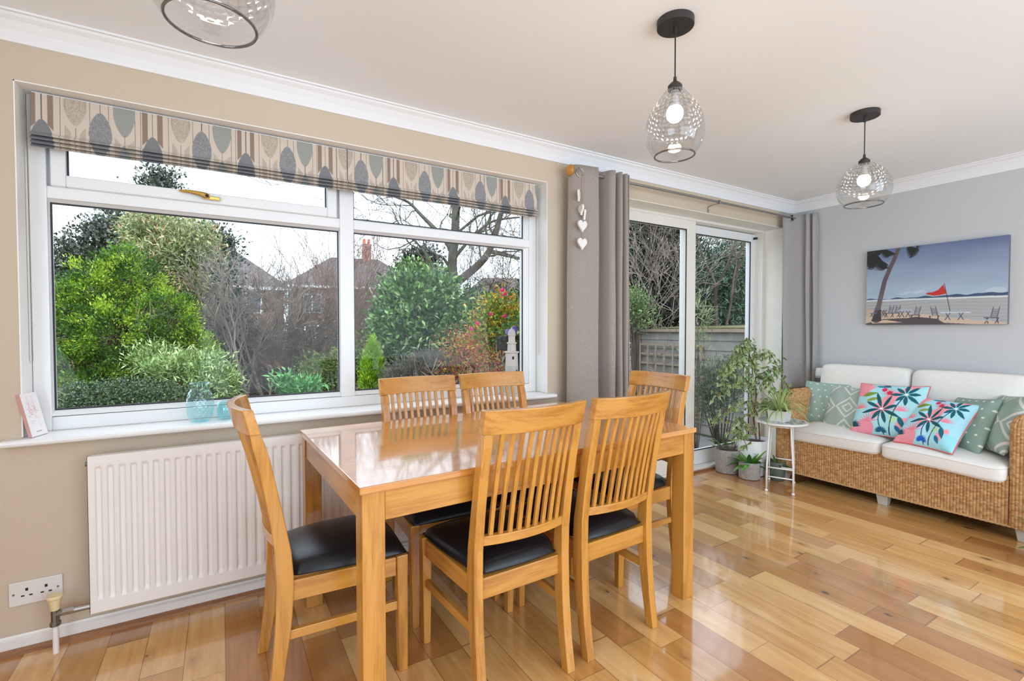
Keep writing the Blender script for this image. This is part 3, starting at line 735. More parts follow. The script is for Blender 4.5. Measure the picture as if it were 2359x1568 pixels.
def make_blind(x0, x1, label):
    yb = 0.052; top = 2.155; bot = 1.958
    r = tag(empty('roman_blind', ((x0+x1)/2, yb, top)), label, 'blind', 'patterned roman blinds over the window')
    off = Vector(((x0+x1)/2, yb, top))
    # section of the cloth from the top: flat drop then four folds stacked towards the hem
    sec = [(0.0, top), (-0.003, 2.006), (-0.010, 1.994), (-0.022, 1.987), (-0.012, 1.998), (0.002, 2.002), (0.003, 1.992), (-0.016, 1.976), (-0.021, 1.971), (-0.010, 1.982), (0.004, 1.986), (0.005, 1.977), (-0.013, 1.961), (-0.018, 1.956), (-0.008, 1.966), (0.005, 1.970), (0.006, 1.962), (-0.010, 1.948), (-0.014, 1.944), (0.004, 1.952)]
    # arc-length resample
    pts = []; acc = [0]
    for a, b in zip(sec, sec[1:]): acc.append(acc[-1]+math.hypot(b[0]-a[0], b[1]-a[1]))
    nv = 210; nu = 620
    ss = np.linspace(0, acc[-1], nv)
    Y = np.interp(ss, acc, [p[0] for p in sec]); Z = np.interp(ss, acc, [p[1] for p in sec])
    U = np.linspace(0, x1-x0, nu)
    UU, ZZ = np.meshgrid(U, Z, indexing='ij'); _, YY = np.meshgrid(U, Y, indexing='ij')
    sag = 0.004*np.sin(UU/(x1-x0)*PI*3)*np.clip((2.0-ZZ)/0.06, 0, 1)
    V = np.stack([UU+x0, YY+yb+sag, ZZ-0.3*sag], -1).reshape(-1, 3)
    # the print runs along the cloth; folded rows show it foreshortened
    VV = np.broadcast_to(np.interp(ss, acc, [p[1]-1.944 for p in sec])[None, :], UU.shape)
    P = Paint(UU, np.array(VV), (205, 190, 175)); P.n_ = rng.random(UU.shape)
    blind_paint(P, x0+0.590)
    c = raw('cloth', V-np.array(off), gridF(nu, nv), M['blind'], r, smooth=True, col=P.C.reshape(-1, 3))
    md = c.modifiers.new('thick', 'SOLIDIFY'); md.thickness = 0.0015; md.offset = 1
    o = MB().box((x0+0.003, yb+0.003, top-0.03), (x1-0.003, yb+0.030, top+0.004)).build('head_rail', M['upvc'], r); o.location = -off
    return r, off
b1, off = make_blind(-0.622, 0.569, 'longer patterned roman blind over the left pane of the window')
def chain(r, off, x, y, z0, z1, name='bead_chain'):
    m = MB()
    for dx in (0, 0.010):
        m.tube([(x+dx, y, z0), (x+dx, y, z1)], 0.0011, 5, cap=False)
        z = z0
        while z > z1+0.004:
            m.add([(x+dx+a*0.0021, y+b*0.0021, z+c*0.0021) for a, b, c in ((1, 0, 0), (0, 1, 0), (-1, 0, 0), (0, -1, 0), (0, 0, 1), (0, 0, -1))],
                  [(0, 1, 4), (1, 2, 4), (2, 3, 4), (3, 0, 4), (1, 0, 5), (2, 1, 5), (3, 2, 5), (0, 3, 5)]); z -= 0.0085
    m.tube([(x, y, z1), (x+0.002, y, z1-0.006), (x+0.008, y, z1-0.006), (x+0.010, y, z1)], 0.0011, 5)
    o = m.build(name, M['pot_tex'], r); o.location = -off
chain(b1, off, -0.640, 0.045, 2.14, 1.11)
b2, off = make_blind(0.573, 1.752, 'shorter patterned roman blind over the right pane, reaching the window corner')
chain(b2, off, 1.772, 0.062, 2.14, 1.07)

# ------------------------------------------------------------------ curtains
def smooth_path(pts, n=240):
    P = np.array(pts, float); out = []
    for a in np.linspace(0, len(P)-1.0001, n):
        i = int(a); tt = a-i; g_ = lambda k: P[min(max(k, 0), len(P)-1)]
        p0, p1, p2, p3 = g_(i-1), g_(i), g_(i+1), g_(i+2)
        out.append(0.5*((2*p1)+(-p0+p2)*tt+(2*p0-5*p1+4*p2-p3)*tt**2+(-p0+3*p1-3*p2+p3)*tt**3))
    return np.array(out)
def make_curtain(path, z0, z1, mat, label, flare, name='curtain', lining=None):
    p = smooth_path(path, 260); cx = p[:, 0].mean(); nz = 34
    r = tag(empty(name, (cx, -0.1, z0)), label, 'curtain', 'grey curtains at the patio door')
    V = []
    for k in range(len(p)):
        for j in range(nz):
            tt = j/(nz-1); z = z1+(z0-z1)*tt
            q = flare(p[k], tt)
            V.append((q[0]-cx, q[1]+0.1+0.003*math.sin(z*5+k*0.05), z-z0))
    o = raw('curtain_cloth', V, gridF(len(p), nz), mat, r, smooth=True)
    md = o.modifiers.new('thick', 'SOLIDIFY'); md.thickness = 0.003; md.offset = 0
    return r, cx
# left curtain: one wide flat leaf, then five close pleats
lp = [(1.905, -0.075), (1.925, -0.105), (1.965, -0.125), (2.020, -0.135), (2.065, -0.140), (2.090, -0.148), (2.104, -0.135), (2.110, -0.060), (2.135, -0.045), (2.175, -0.060), (2.205, -0.142), (2.238, -0.158), (2.250, -0.140), (2.248, -0.062), (2.262, -0.045), (2.280, -0.060),
      (2.290, -0.140), (2.306, -0.156), (2.318, -0.140), (2.318, -0.060), (2.332, -0.046), (2.345, -0.060), (2.352, -0.138), (2.366, -0.152), (2.378, -0.136), (2.378, -0.06), (2.388, -0.05), (2.398, -0.065), (2.396, -0.120), (2.402, -0.132), (2.408, -0.115), (2.408, -0.08)]
lp = [(x if x < 2.1 else 2.1+(x-2.1)*0.93, y) for x, y in lp]
cl, ccx = make_curtain(lp, 0.02, 2.272, M['curtain'], 'taupe full length curtain left of the patio door, hearts hanging before it', lambda q, t_: (q[0]-0.022*t_*(1 if q[0] < 2.0 else 0.3)+0.035*t_*max(0, (q[0]-2.17)/0.25)*0.5, q[1]-0.012*t_))
def eyelet(par, cx, z0, x, y, z, ang=90, rad=0.026):
    m = MB(); a = R(ang)
    ring = [(x-cx+rad*math.cos(t_)*math.cos(a-PI/2)*1.0, y+0.1+rad*math.cos(t_)*math.sin(a-PI/2), z-z0+rad*math.sin(t_)) for t_ in np.linspace(0, 2*PI, 33)]
    m.tube(ring, 0.005, 8, cap=False); m.build('eyelet', M['steel'], par, smooth=True)
    m = MB(); n = 24; c0 = (x-cx, y+0.1, z-z0)
    dx, dy = math.cos(a-PI/2), math.sin(a-PI/2); ny = (math.sin(a), -math.cos(a))
    V = [(c0[0]+rad*0.9*math.cos(t_)*dx, c0[1]+0.002+rad*0.9*math.cos(t_)*dy, c0[2]+rad*0.9*math.sin(t_)) for t_ in np.linspace(0, 2*PI, n+1)[:-1]]
    m.add(V, [tuple(range(n))]); m.build('eyelet_opening', M['dark_hole'], par, fix=False)
eyelet(cl, ccx, 0.02, 1.962, -0.126, 2.222, 80)
rp = [(4.345, -0.060), (4.360, -0.085), (4.410, -0.095), (4.470, -0.105), (4.520, -0.125), (4.545, -0.150), (4.530, -0.165), (4.515, -0.175), (4.535, -0.190), (4.565, -0.190), (4.580, -0.205), (4.555, -0.215), (4.540, -0.222), (4.560, -0.235), (4.585, -0.235), (4.590, -0.245)]
cr_, crx = make_curtain(rp, 0.02, 2.272, M['curtain_r'], 'grey full length curtain in the corner right of the patio door', lambda q, t_: (q[0]+0.0*t_, q[1]-0.03*t_))
eyelet(cr_, crx, 0.02, 4.425, -0.101, 2.232, 80)
# pole across both curtains
cp = tag(empty('curtain_pole', (3.2, -0.10, 2.235)), 'thin steel curtain pole above the patio door', 'curtain pole')
m = MB(); m.tube([(-1.285, 0, 0), (1.27, 0, 0)], 0.0095, 16); smooth_auto(m.build('rod', M['steel'], cp))
m = MB(); m.lathe([(0.004, -0.020), (0.026, -0.016), (0.036, -0.004), (0.036, 0.004), (0.026, 0.016), (0.004, 0.020)], n=28)
for i, p in enumerate(m.v): m.v[i] = (-1.298+p[2], p[1], p[0])
tag(m.build('finial', M['oak_z'], cp, smooth=True), 'round wooden finial')
for bx in (0.185,):
    m = MB(); m.tube([(bx, 0.099, -0.045), (bx, 0.090, -0.020), (bx, 0.070, -0.012), (bx, 0.004, -0.010)], 0.0045, 8); m.box((bx-0.008, 0.094, -0.062), (bx+0.008, 0.0995, -0.020))
    m.build('bracket', M['steel'], cp)
    m = MB(); m.tube([(bx+0.012*0, 0.014*math.sin(t_), 0.014*math.cos(t_)) for t_ in np.linspace(0, 2*PI, 25)], 0.0032, 8, cap=False); m.build('bracket_ring', M['steel'], cp)

# ------------------------------------------------------------------ string of hearts
hg = tag(empty('heart_garland', (1.95, -0.158, 2.21)), 'string of white wooden hearts hanging on the end of the curtain pole', 'hanging decoration')
m = MB(); m.tube([(-0.002, 0.050, 0.035), (0.0, 0.022, 0.040), (0.0, 0.0, 0.0), (-0.004, 0, -0.10), (0.0, -0.002, -0.16), (0.004, 0, -0.25), (0.0, 0, -0.33), (0.0, 0, -0.46)], 0.0022, 6); m.build('string', M['jute'], hg)
def heart(x, z, s, yaw=0, roll=0, y=0.0):
    pts = []
    for a in np.linspace(0, 2*PI, 40, endpoint=False):
        hx = 16*math.sin(a)**3; hz = 13*math.cos(a)-5*math.cos(2*a)-2*math.cos(3*a)-math.cos(4*a)
        pts.append((hx/16*s, (hz+2.5)/15*s))
    m = MB().prism(pts, 1, -0.006, 0.006)
    o = m.build('heart', M['heart'], hg, bevel=0.004); o.location = (x, y, z); o.rotation_euler = (0, R(roll), R(yaw)); smooth_auto(o, 50)
heart(-0.022, -0.147, 0.036, 45, 10); heart(-0.010, -0.235, 0.033, 75, 5, -0.008); heart(0.016, -0.262, 0.032, 62, 10, -0.006); heart(0.001, -0.335, 0.038, 8, 0, -0.006); heart(0.0, -0.446, 0.038, 5, 0, -0.006)

# ------------------------------------------------------------------ wicker sofa
def wicker(name, parent, path, z0, z1, rp=0.0155, vp=0.0105, amp=0.0055, topfn=None, closed=False, off=Vector((0, 0, 0))):
    """rattan woven over upright stakes: sheet that follows a plan path and rises from z0 to z1"""
    P = np.array(path, float); seg = np.hypot(*(P[1:]-P[:-1]).T); acc = np.concatenate([[0], np.cumsum(seg)]); L = acc[-1]
    nu = max(8, int(L/rp*6)); nv = max(6, int((z1-z0)/vp*4))
    s = np.linspace(0, L, nu); x = np.interp(s, acc, P[:, 0]); y = np.interp(s, acc, P[:, 1])
    tx = np.gradient(x, s); ty = np.gradient(y, s); ln = np.hypot(tx, ty)+1e-9; nx, ny = ty/ln, -tx/ln
    z = np.linspace(z0, z1, nv)
    S_, Z_ = np.meshgrid(s, z, indexing='ij')
    col = np.floor(S_/rp+0.5); row = Z_/vp+0.5*(col % 2)
    h = np.abs(np.cos(PI*S_/rp))**0.9*(0.55+0.45*np.abs(np.sin(PI*row))**0.8)
    h = h*amp
    rj = rng.random((600, 8)); ri = (np.floor(row).astype(int) % 600)
    tone = rj[ri, (col.astype(int) % 8)]
    V = np.stack([x[:, None]+nx[:, None]*h, y[:, None]+ny[:, None]*h, Z_], -1)
    if topfn is not None: V = topfn(V)
    c0 = srgb((160, 112, 66)); c1 = srgb((204, 160, 106))
    C = c0+(c1-c0)*tone[..., None]
    wr = raw(name, V.reshape(-1, 3)-np.array(off), gridF(nu, nv), M['wicker'], parent, smooth=True, col=C.reshape(-1, 3))
    return wr
SX0, SX1 = 3.925, 4.585; SYL, SYR = -0.265, -1.765; AW = 0.118
so = tag(empty('wicker_sofa', (4.25, -1.015, 0)), 'two seat rattan sofa with off white cushions along the right wall', 'sofa')
soff = Vector((4.25, -1.015, 0))
def sp(o): o.location = -soff; return o
sp(wicker('woven_front', so, [(SX0, SYL-AW), (SX0, SYR+AW)], 0.078, 0.372))
# arms: plan loop of each arm, rising to a rounded top
def arm_loop(y0, y1, r=0.035):
    pts = []
    x0, x1 = SX0-0.012, SX1
    for cx, cy, a0 in ((x1-r, y1-r, 0), (x0+r, y1-r, 90), (x0+r, y0+r, 180), (x1-r, y0+r, 270)):
        for a in range(0, 91, 15):
            t_ = R(a0+a); pts.append((cx+r*math.cos(t_), cy+r*math.sin(t_)))
    pts.append(pts[0]); return pts[::1]
for y0, y1 in ((SYL-AW, SYL), (SYR, SYR+AW)):
    yc = (y0+y1)/2; xc = (SX0+SX1)/2
    def top(V, yc=yc, xc=xc):
        Z = V[..., 2]; k = np.clip((Z-0.655)/0.085, 0, 1)
        f = np.sqrt(np.clip(1-k**2, 0, 1))
        V[..., 1] = yc+(V[..., 1]-yc)*f
        xi = np.clip(V[..., 0], SX0+0.05, SX1-0.05); V[..., 0] = xi+(V[..., 0]-xi)*f
        return V
    sp(wicker('woven_arm', so, arm_loop(y0, y1), 0.078, 0.738, topfn=top))
sp(wicker('woven_back', so, [(SX1-0.115, SYL-AW), (SX1-0.115, SYR+AW)], 0.30, 0.80))
sp(MB().box((SX1-0.11, SYL-AW, 0.30), (SX1, SYR+AW, 0.795)).build('back_frame', M['bark'], so, bevel=0.01))
sp(MB().box((SX0+0.012, SYL-0.012, 0.085), (SX1-0.012, SYR+0.012, 0.30)).build('base_frame', M['bark'], so))
# rolled plait along the lower edge
m = MB(); m.tube([(SX0-0.004, SYL-AW*0.02-0.02-i*0.0122, 0.078+0.003*(i % 2)) for i in range(121)], 0.0065, 6); sp(m.build('plaited_edge', plain('plain_rattan', (0.50, 0.31, 0.14), 0.6, var=0.2, vs=80), so, smooth=True))
for fx in (SX0+0.045, SX1-0.05):
    for fy in (SYL-0.055, -1.015, SYR+0.055):
        m = MB().bar((fx, fy, 0), (fx, fy, 0.082), 0.052, 0.052, side=(1, 0, 0), w2=0.074, h2=0.074); sp(m.build('foot', M['foot'], so, bevel=0.003))
def softbox(name, parent, c, s, e1, e2, mat, n=56, m_=30, warp=None, off=Vector((0, 0, 0)), pipe=None):
    """pillow-edged block: superellipsoid"""
    V = []
    for i in range(n):
        a = -PI+2*PI*i/n; ca, sa = math.cos(a), math.sin(a)
        ca = math.copysign(abs(ca)**e2, ca); sa = math.copysign(abs(sa)**e2, sa)
        for j in range(m_):
            b = -PI/2+PI*j/(m_-1); cb = abs(math.cos(b))**e1; sb = math.copysign(abs(math.sin(b))**e1, math.sin(b))
            p = [ca*cb, sa*cb, sb]
            q = [p[0]*s[0]/2, p[1]*s[1]/2, p[2]*s[2]/2]
            if warp: q = warp(q, p)
            V.append([q[k]+c[k]-off[k] for k in range(3)])
    F = [(i*m_+j, ((i+1) % n)*m_+j, ((i+1) % n)*m_+j+1, i*m_+j+1) for i in range(n) for j in range(m_-1)]
    o = raw(name, V, F, mat, parent, smooth=True)
    if pipe is not None:
        for zz, axis in pipe:
            ring = []
            for i in range(n+1):
                a = -PI+2*PI*i/n; ca, sa = math.cos(a), math.sin(a)
                ca = math.copysign(abs(ca)**e2, ca); sa = math.copysign(abs(sa)**e2, sa)
                b = math.asin(min(1, abs(zz)**(1/e1))); cb = abs(math.cos(b))**e1
                p = [ca*cb, sa*cb, zz]; q = [p[0]*s[0]/2, p[1]*s[1]/2, p[2]*s[2]/2]
                if warp: q = warp(q, p)
                ring.append([q[k]+c[k]-off[k] for k in range(3)])
            mm = MB(); mm.tube(ring, 0.003, 6, cap=False); mm.build('piping', mat, o, smooth=True)
    return o
def seatwarp(lo):
    def f(q, p):
        front = max(0, -p[0])**3
        q[2] += 0.008*math.sin(p[1]*3+lo)-0.020*front*(0.5+0.5*math.sin(p[1]*2.2+lo*2)); q[0] -= 0.012*front*math.cos(p[1]*1.3)
        if p[2] > 0: q[2] += 0.018*(1-abs(p[0])**2)*(1-abs(p[1])**2)
        return q
    return f
sw = (SYL-AW-0.004)-(SYR+AW+0.004); hw_ = sw/2-0.002
for k, cy in enumerate((SYL-AW-0.004-hw_/2, SYR+AW+0.004+hw_/2)):
    fw_ = 0.60; cx = SX0-0.035+fw_/2 - 0.012*k
    softbox('seat_cushion', so, (cx, cy, 0.408-0.008*k), (fw_, hw_-0.004, 0.115), 0.30, 0.13, M['linen'], warp=seatwarp(k*1.2), off=soff, pipe=[(0.55, 0), (-0.80, 0)])
def backwarp(q, p):
    q[0] -= 0.020*(1-abs(p[1])**2)*(1-abs(p[2])**2)*(1 if p[0] < 0 else 0)
    q[0] += q[2]*0.17
    return q
for k, cy in enumerate((SYL-AW-0.004-hw_/2, SYR+AW+0.004+hw_/2)):
    # same block stood on edge: build with its thin axis along x
    V_ = None
    def wf_(q, p):
        X, Y, Z = q[2], q[1], q[0]
        X2 = X-0.030*(1-abs(p[1])**2)*(1-abs(p[0])**2)*(1 if p[2] < 0 else 0.2)
        return [X2+Z*0.14+0.005*math.sin(Y*13+Z*9), Y, Z]
    softbox('back_cushion', so, (4.40, cy, 0.700-0.004*k), (0.475, hw_-0.006, 0.13), 0.34, 0.17, M['linen'], warp=wf_, off=soff, pipe=[(-0.66, 0)])

# ------------------------------------------------------------------ scatter cushions
def pal_dots(P):
    for i in range(-1, 9):
        for j in range(-1, 9): P.ell((i/6.5+(0.077 if j % 2 else 0), j/6.5), 0.021, 0.017, (222, 226, 216))
def pal_diamond(P):
    for cx in (0.0, 0.5, 1.0):
        for cy in (-0.02, 0.49, 1.0):
            d = np.abs(P.U-cx)/0.25+np.abs(P.V-cy)/0.25
            P.put((d > 0.80) & (d < 1.0), (214, 212, 204)); P.put((d > 0.32) & (d < 0.48), (214, 212, 204))
    n1 = (np.sin(P.U*90)*np.sin(P.V*83) > 0.55); P.put(n1, (176, 186, 178), 0.35)
def pal_tropic(P, flip=0):
    rs = np.random.default_rng(11)
    n = np.sin(P.U*7+1.3)*np.cos(P.V*6-0.4)+0.6*np.sin(P.U*13-P.V*9)
    P.put((n > 0.55), (244, 158, 168))
    P.put((P.U < 0.22) & (P.V > 0.70), (244, 150, 160)); P.put((P.U-0.25)**2+(P.V-0.10)**2 < 0.02, (240, 150, 165))
    P.put((P.U > 0.80) & (P.V < 0.25), (150, 215, 225))
    for i in range(5):
        a, b = rs.random(2); P.ell((a, b), 0.08, 0.035, (196, 226, 140), rs.random()*3, 0.7)
    for (x, y, L) in ((0.30, 0.20, 0.20), (0.75, 0.45, 0.14), (0.55, 0.75, 0.15), (0.12, 0.45, 0.14)):
        for k in range(9): P.leaf((x, y), 0.3+k*0.33, L, 0.009, (238, 128, 150), 0.9)
    def palm(x, y, r, c=(8, 92, 104), trunk=None, a0=0.25, n_=8):
        if trunk:
            for s_ in range(10):
                t0, t1 = s_/10, (s_+1)/10; f = lambda t: (x+(trunk[0]-x)*t-0.05*math.sin(t*3.1), y+(trunk[1]-y)*t)
                P.line(f(t0), f(t1), 0.016, (22, 66, 96))
        for k in range(n_):
            a = a0+k*2*PI/n_; P.leaf((x+0.028*math.cos(a), y+0.028*math.sin(a)), a, r*(0.85+0.35*((k*37) % 5)/5), 0.030, c, pw=0.75); 
        P.ell((x, y), 0.022, 0.018, (226, 236, 230))
    P.leaf((0.12, 0.70), 0.35, 0.26, 0.040, (120, 150, 50)); P.leaf((0.20, 0.60), 0.40, 0.26, 0.030, (140, 160, 70))
    palm(0.77, 0.78, 0.19, trunk=(0.62, 0.02), a0=0.1); palm(0.46, 0.47, 0.27, (4, 84, 96), trunk=(0.54, 0.02), a0=0.35)
    P.leaf((0.74, 0.35), -1.2, 0.22, 0.04, (10, 98, 116)); P.leaf((0.70, 0.18), -1.0, 0.15, 0.035, (20, 110, 150))
    for (x, y) in ((0.44, 0.86), (0.53, 0.80)):
        for k in range(12): P.leaf((x, y), k*0.524, 0.055, 0.010, (222, 34, 78))
    for k in range(9): P.leaf((0.06, 0.10), 0.1+k*0.22, 0.14, 0.011, (20, 74, 100))
    for k in range(12): P.leaf((0.50, 0.05), k*0.29, 0.10, 0.011, (20, 92, 190) if flip else (16, 86, 120))
    P.ell((0.38, 0.93), 0.08, 0.02, (20, 110, 150)); 
    for k in range(8): P.leaf((0.52, 0.93), 2.8+k*0.12-0.4, 0.16, 0.009, (14, 92, 128))
def cushion(label, base, painter, c, rv, uv, w_, h_, th, pipe=None, group=None):
    n = 150
    uu = np.linspace(0, 1, n); U, V_ = np.meshgrid(uu, uu, indexing='ij')
    a, b = 2*U-1, 2*V_-1
    pin = lambda t: 1-0.055*(1-t**2)
    X = a*pin(b)*w_/2; Z = b*pin(a)*h_/2
    T = th/2*np.clip((1-a**4)*(1-b**4), 0, 1)**0.55
    T = T+0.004*np.sin(U*17+V_*5)*np.clip(1-np.maximum(abs(a), abs(b)), 0, 1)*2
    P = Paint(U, V_, base); painter(P); C = P.C.reshape(-1, 3)
    Vf = np.stack([X, -T, Z], -1).reshape(-1, 3); Vb = np.stack([X, T, Z], -1).reshape(-1, 3)
    F1 = gridF(n, n); F = np.concatenate([F1, F1[:, ::-1]+n*n])
    o = raw('scatter_cushion', np.concatenate([Vf, Vb]), F, M['print'], None, smooth=True, col=np.concatenate([C, C]))
    # local frame: x = right, z = up, -y = towards the viewer; face first turned to look towards -X
    nb = uv.cross(rv)          # local +y, away from the printed front
    o.matrix_world = Matrix(((rv.x, nb.x, uv.x, c[0]), (rv.y, nb.y, uv.y, c[1]), (rv.z, nb.z, uv.z, c[2]), (0, 0, 0, 1)))
    tag(o, label, 'cushion', group)
    if pipe:
        ring = []
        for t_ in np.linspace(0, 4, 161)[:-1]:
            k = int(t_); f = (t_-k)*2-1; aa, bb = [(f, -1), (1, f), (-f, 1), (-1, -f)][k]
            ring.append((aa*(1-0.055*(1-bb**2))*w_/2, 0.0, bb*(1-0.055*(1-aa**2))*h_/2))
        ring.append(ring[0])
        m = MB(); m.tube(ring, 0.0042, 6, cap=False); m.build('piping', pipe, o, smooth=True)
    return o
M['coral'] = plain('coral_piping', (0.72, 0.13, 0.12), 0.8)
CG = 'scatter cushions on the sofa'
def fr(rv, uv):
    rv = Vector(rv).normalized(); uv = Vector(uv); uv = (uv-rv*uv.dot(rv)).normalized(); return rv, uv
cushion('sage green dotted cushion at the left end of the sofa', (150, 172, 160), pal_dots, (4.265, -0.470, 0.612), *fr((-0.02, -1, 0.0), (0.44, 0.10, 0.87)), 0.375, 0.385, 0.12, group=CG)
cushion('grey green cushion with white diamond lines, left of the tropical cushions', (158, 172, 162), pal_diamond, (4.195, -0.700, 0.604), *fr((-0.05, -1, 0.03), (0.48, 0.10, 0.86)), 0.36, 0.385, 0.11, group=CG)
cushion('tropical print cushion with coral piping standing upright in the middle of the sofa', (168, 218, 224), pal_tropic, (4.12, -0.975, 0.640), *fr((-0.05, -1, 0.045), (0.47, 0.03, 0.88)), 0.43, 0.41, 0.13, M['coral'], CG)
cushion('tropical print cushion tipped on its side over the right seat', (168, 218, 230), lambda P: pal_tropic(P, 1), (4.045, -1.270, 0.600), *fr((-0.20, -0.975, -0.02), (0.66, -0.22, 0.72)), 0.34, 0.40, 0.13, M['coral'], CG)
cushion('sage green dotted cushion leaning behind the tipped tropical cushion', (138, 160, 148), pal_dots, (4.165, -1.395, 0.606), *fr((-0.58, -0.81, 0.10), (0.40, -0.17, 0.90)), 0.33, 0.385, 0.11, group=CG)
cushion('grey green cushion with white diamond lines leaning on the right sofa arm', (150, 168, 156), pal_diamond, (4.165, -1.560, 0.640), *fr((-0.80, -0.58, 0.10), (0.32, -0.24, 0.91)), 0.36, 0.39, 0.11, group=CG)

# ------------------------------------------------------------------ beach picture
def paint_beach(P):
    U, V = P.U, P.V
    top = srgb((92, 112, 152)); mid = srgb((158, 172, 190)); low = srgb((168, 188, 205)); pur = srgb((122, 120, 150))
    k = np.clip((V-0.35)/0.65, 0, 1)[..., None]
    C = low*(1-k)**2+mid*2*k*(1-k)+top*k**2
    C = C*(1-0.35*(U[..., None]*k))+pur*(0.35*U[..., None]*k)
    cl = (np.sin(V*26+U*5)+np.sin(V*13-U*9))[..., None]*0.02; P.C = np.clip(C+cl*0.5, 0, 1)
    hz = 0.337-0.012*U
    for x, y, r in ((0.30, 0.40, 0.03), (0.33, 0.415, 0.025), (0.40, 0.41, 0.035), (0.44, 0.42, 0.03), (0.93, 0.39, 0.06)): P.ell((x, y), r, r*0.55, (196, 204, 212), 0, 0.6)
    hill = hz+0.01+0.038*np.clip(U-0.20, 0, 1)+0.006*np.sin(U*31)+0.004*np.sin(U*57)
    P.put((V > hz) & (V < hill), (64, 84, 112)); P.put((V <= hz), (172, 172, 172))
    P.put((V < hz) & (V > hz-0.022), (206, 212, 214))
    st = (np.sin(V*150+np.sin(U*8)*1.5) > 0.75) & (V < hz-0.02); P.put(st, (142, 144, 152), 0.45)
    sand = 0.215-0.20*U+0.006*np.sin(U*17); P.put(V < sand, (204, 180, 160))
    for i in range(7): P.put((V < sand-0.015*i) & (V > sand-0.015*i-0.004) & (U < 0.2), (120, 104, 98), 0.6)
    P.poly([(0.14, 0.075), (0.30, 0.085), (0.52, 0.075), (0.60, 0.02), (0.80, 0.0), (0, 0), (0, 0.02)], (92, 80, 80))
    P.poly([(0.40, 0.10), (0.55, 0.07), (0.62, 0.0), (0.36, 0.0), (0.2, 0.05)], (84, 74, 78))
    P.poly([(0.05, 0.045), (0.16, 0.065), (0.30, 0.03), (0.05, 0.02)], (208, 182, 160))
    # trunk
    tr = [(0.085, 0.06), (0.095, 0.16), (0.105, 0.26), (0.125, 0.40), (0.150, 0.58), (0.190, 0.74), (0.225, 0.86), (0.262, 1.02)]; wd = [0.070, 0.050, 0.044, 0.042, 0.040, 0.038, 0.036, 0.034]
    for i in range(len(tr)-1): P.line(tr[i], tr[i+1], wd[i]*0.95, (98, 88, 92), wd[i+1]*0.95)
    for i in range(60):
        t_ = i/60*(len(tr)-1); j = int(t_); f = t_-j; x = tr[j][0]+(tr[j+1][0]-tr[j][0])*f; y = tr[j][1]+(tr[j+1][1]-tr[j][1])*f
        P.line((x-0.016, y), (x+0.014, y-0.006), 0.004, (150, 136, 132) if y < 0.45 else (74, 64, 68), a=0.7)
    P.poly([(0.045, 0.05), (0.075, 0.19), (0.125, 0.20), (0.128, 0.05)], (66, 60, 60))
    def frond(x0, y0, x1, y1, L, n=46, sp=1.0):
        for i in range(n):
            t_ = i/n; x = x0+(x1-x0)*t_; y = y0+(y1-y0)*t_-0.0; l_ = L*math.sin(PI*(0.15+0.8*t_))
            P.line((x, y), (x-0.018*sp, y-l_), 0.006, (34, 38, 36), 0.001); P.line((x, y), (x+0.02*sp, y-l_*0.8), 0.005, (44, 46, 40), 0.001)
        P.line((x0, y0), (x1, y1), 0.008, (40, 42, 36))
    frond(-0.02, 0.98, 0.09, 0.92, 0.20); frond(0.0, 1.0, 0.17, 0.80, 0.17); frond(0.06, 0.99, 0.17, 0.76, 0.14); frond(0.12, 1.03, 0.22, 0.94, 0.10); frond(0.0, 0.99, 0.10, 0.86, 0.18)
    frond(0.33, 1.01, 0.40, 0.96, 0.14, 26); frond(0.41, 1.02, 0.355, 0.86, 0.05, 26)
    P.poly([(0, 1), (0.16, 1), (0.10, 0.93), (0, 0.90)], (38, 40, 38))
    # flag
    P.line((0.597, 0.50), (0.640, 0.16), 0.005, (60, 56, 64)); P.poly([(0.590, 0.490), (0.613, 0.375), (0.565, 0.360), (0.525, 0.355), (0.465, 0.380), (0.485, 0.400), (0.515, 0.400), (0.555, 0.425)], (196, 50, 44))
    # garden chairs and tables
    def chair_(x, y, s, d=1, c=(96, 96, 108)):
        for i in range(5): P.line((x+d*(0.003*i), y+0.05*s+i*0.017*s), (x+d*(0.003*i)+0.032*s, y+0.05*s+i*0.017*s), 0.007*s, c)
        P.line((x, y+0.04*s), (x+d*0.016, y+0.14*s), 0.006, c); P.line((x+0.03*s, y+0.04*s), (x+0.03*s+d*0.016, y+0.14*s), 0.006, c)
        P.line((x-d*0.03*s, y+0.045*s), (x+0.035*s, y+0.04*s), 0.012*s, (118, 118, 130))
        for q in (-0.02, 0.03): P.line((x+q*s, y+0.04*s), (x+q*s+0.01, y-0.01*s), 0.006, (70, 66, 74)); P.line((x+q*s+0.01, y+0.04*s), (x+q*s-0.01, y-0.01*s), 0.006, (70, 66, 74))
    def table_(x0, x1, y, c=(176, 182, 196)):
        P.line((x0, y), (x1, y-0.004), 0.014, c)
        for q in (0.25, 0.7):
            xx = x0+(x1-x0)*q; P.line((xx-0.012, y-0.01), (xx+0.018, y-0.09), 0.007, (84, 84, 96)); P.line((xx+0.015, y-0.01), (xx-0.018, y-0.09), 0.007, (84, 84, 96))
    chair_(0.185, 0.11, 1.0); chair_(0.235, 0.11, 1.0); chair_(0.062, 0.12, 0.8); table_(0.265, 0.37, 0.185); table_(0.13, 0.165, 0.205); chair_(0.385, 0.075, 1.1, 1); chair_(0.52, 0.06, 1.15, -1)
    table_(0.575, 0.77, 0.145, (196, 202, 212)); chair_(0.90, 0.02, 1.25, 1); P.line((0.775, 0.055), (0.90, 0.045), 0.016, (176, 178, 188))
pc = tag(empty('canvas_picture', (XE, -1.055, 1.566)), 'stretched canvas photograph of a beach with palm and red flag on the right wall', 'picture')
pw, ph = 0.838, 0.604; nu, nv = 460, 320
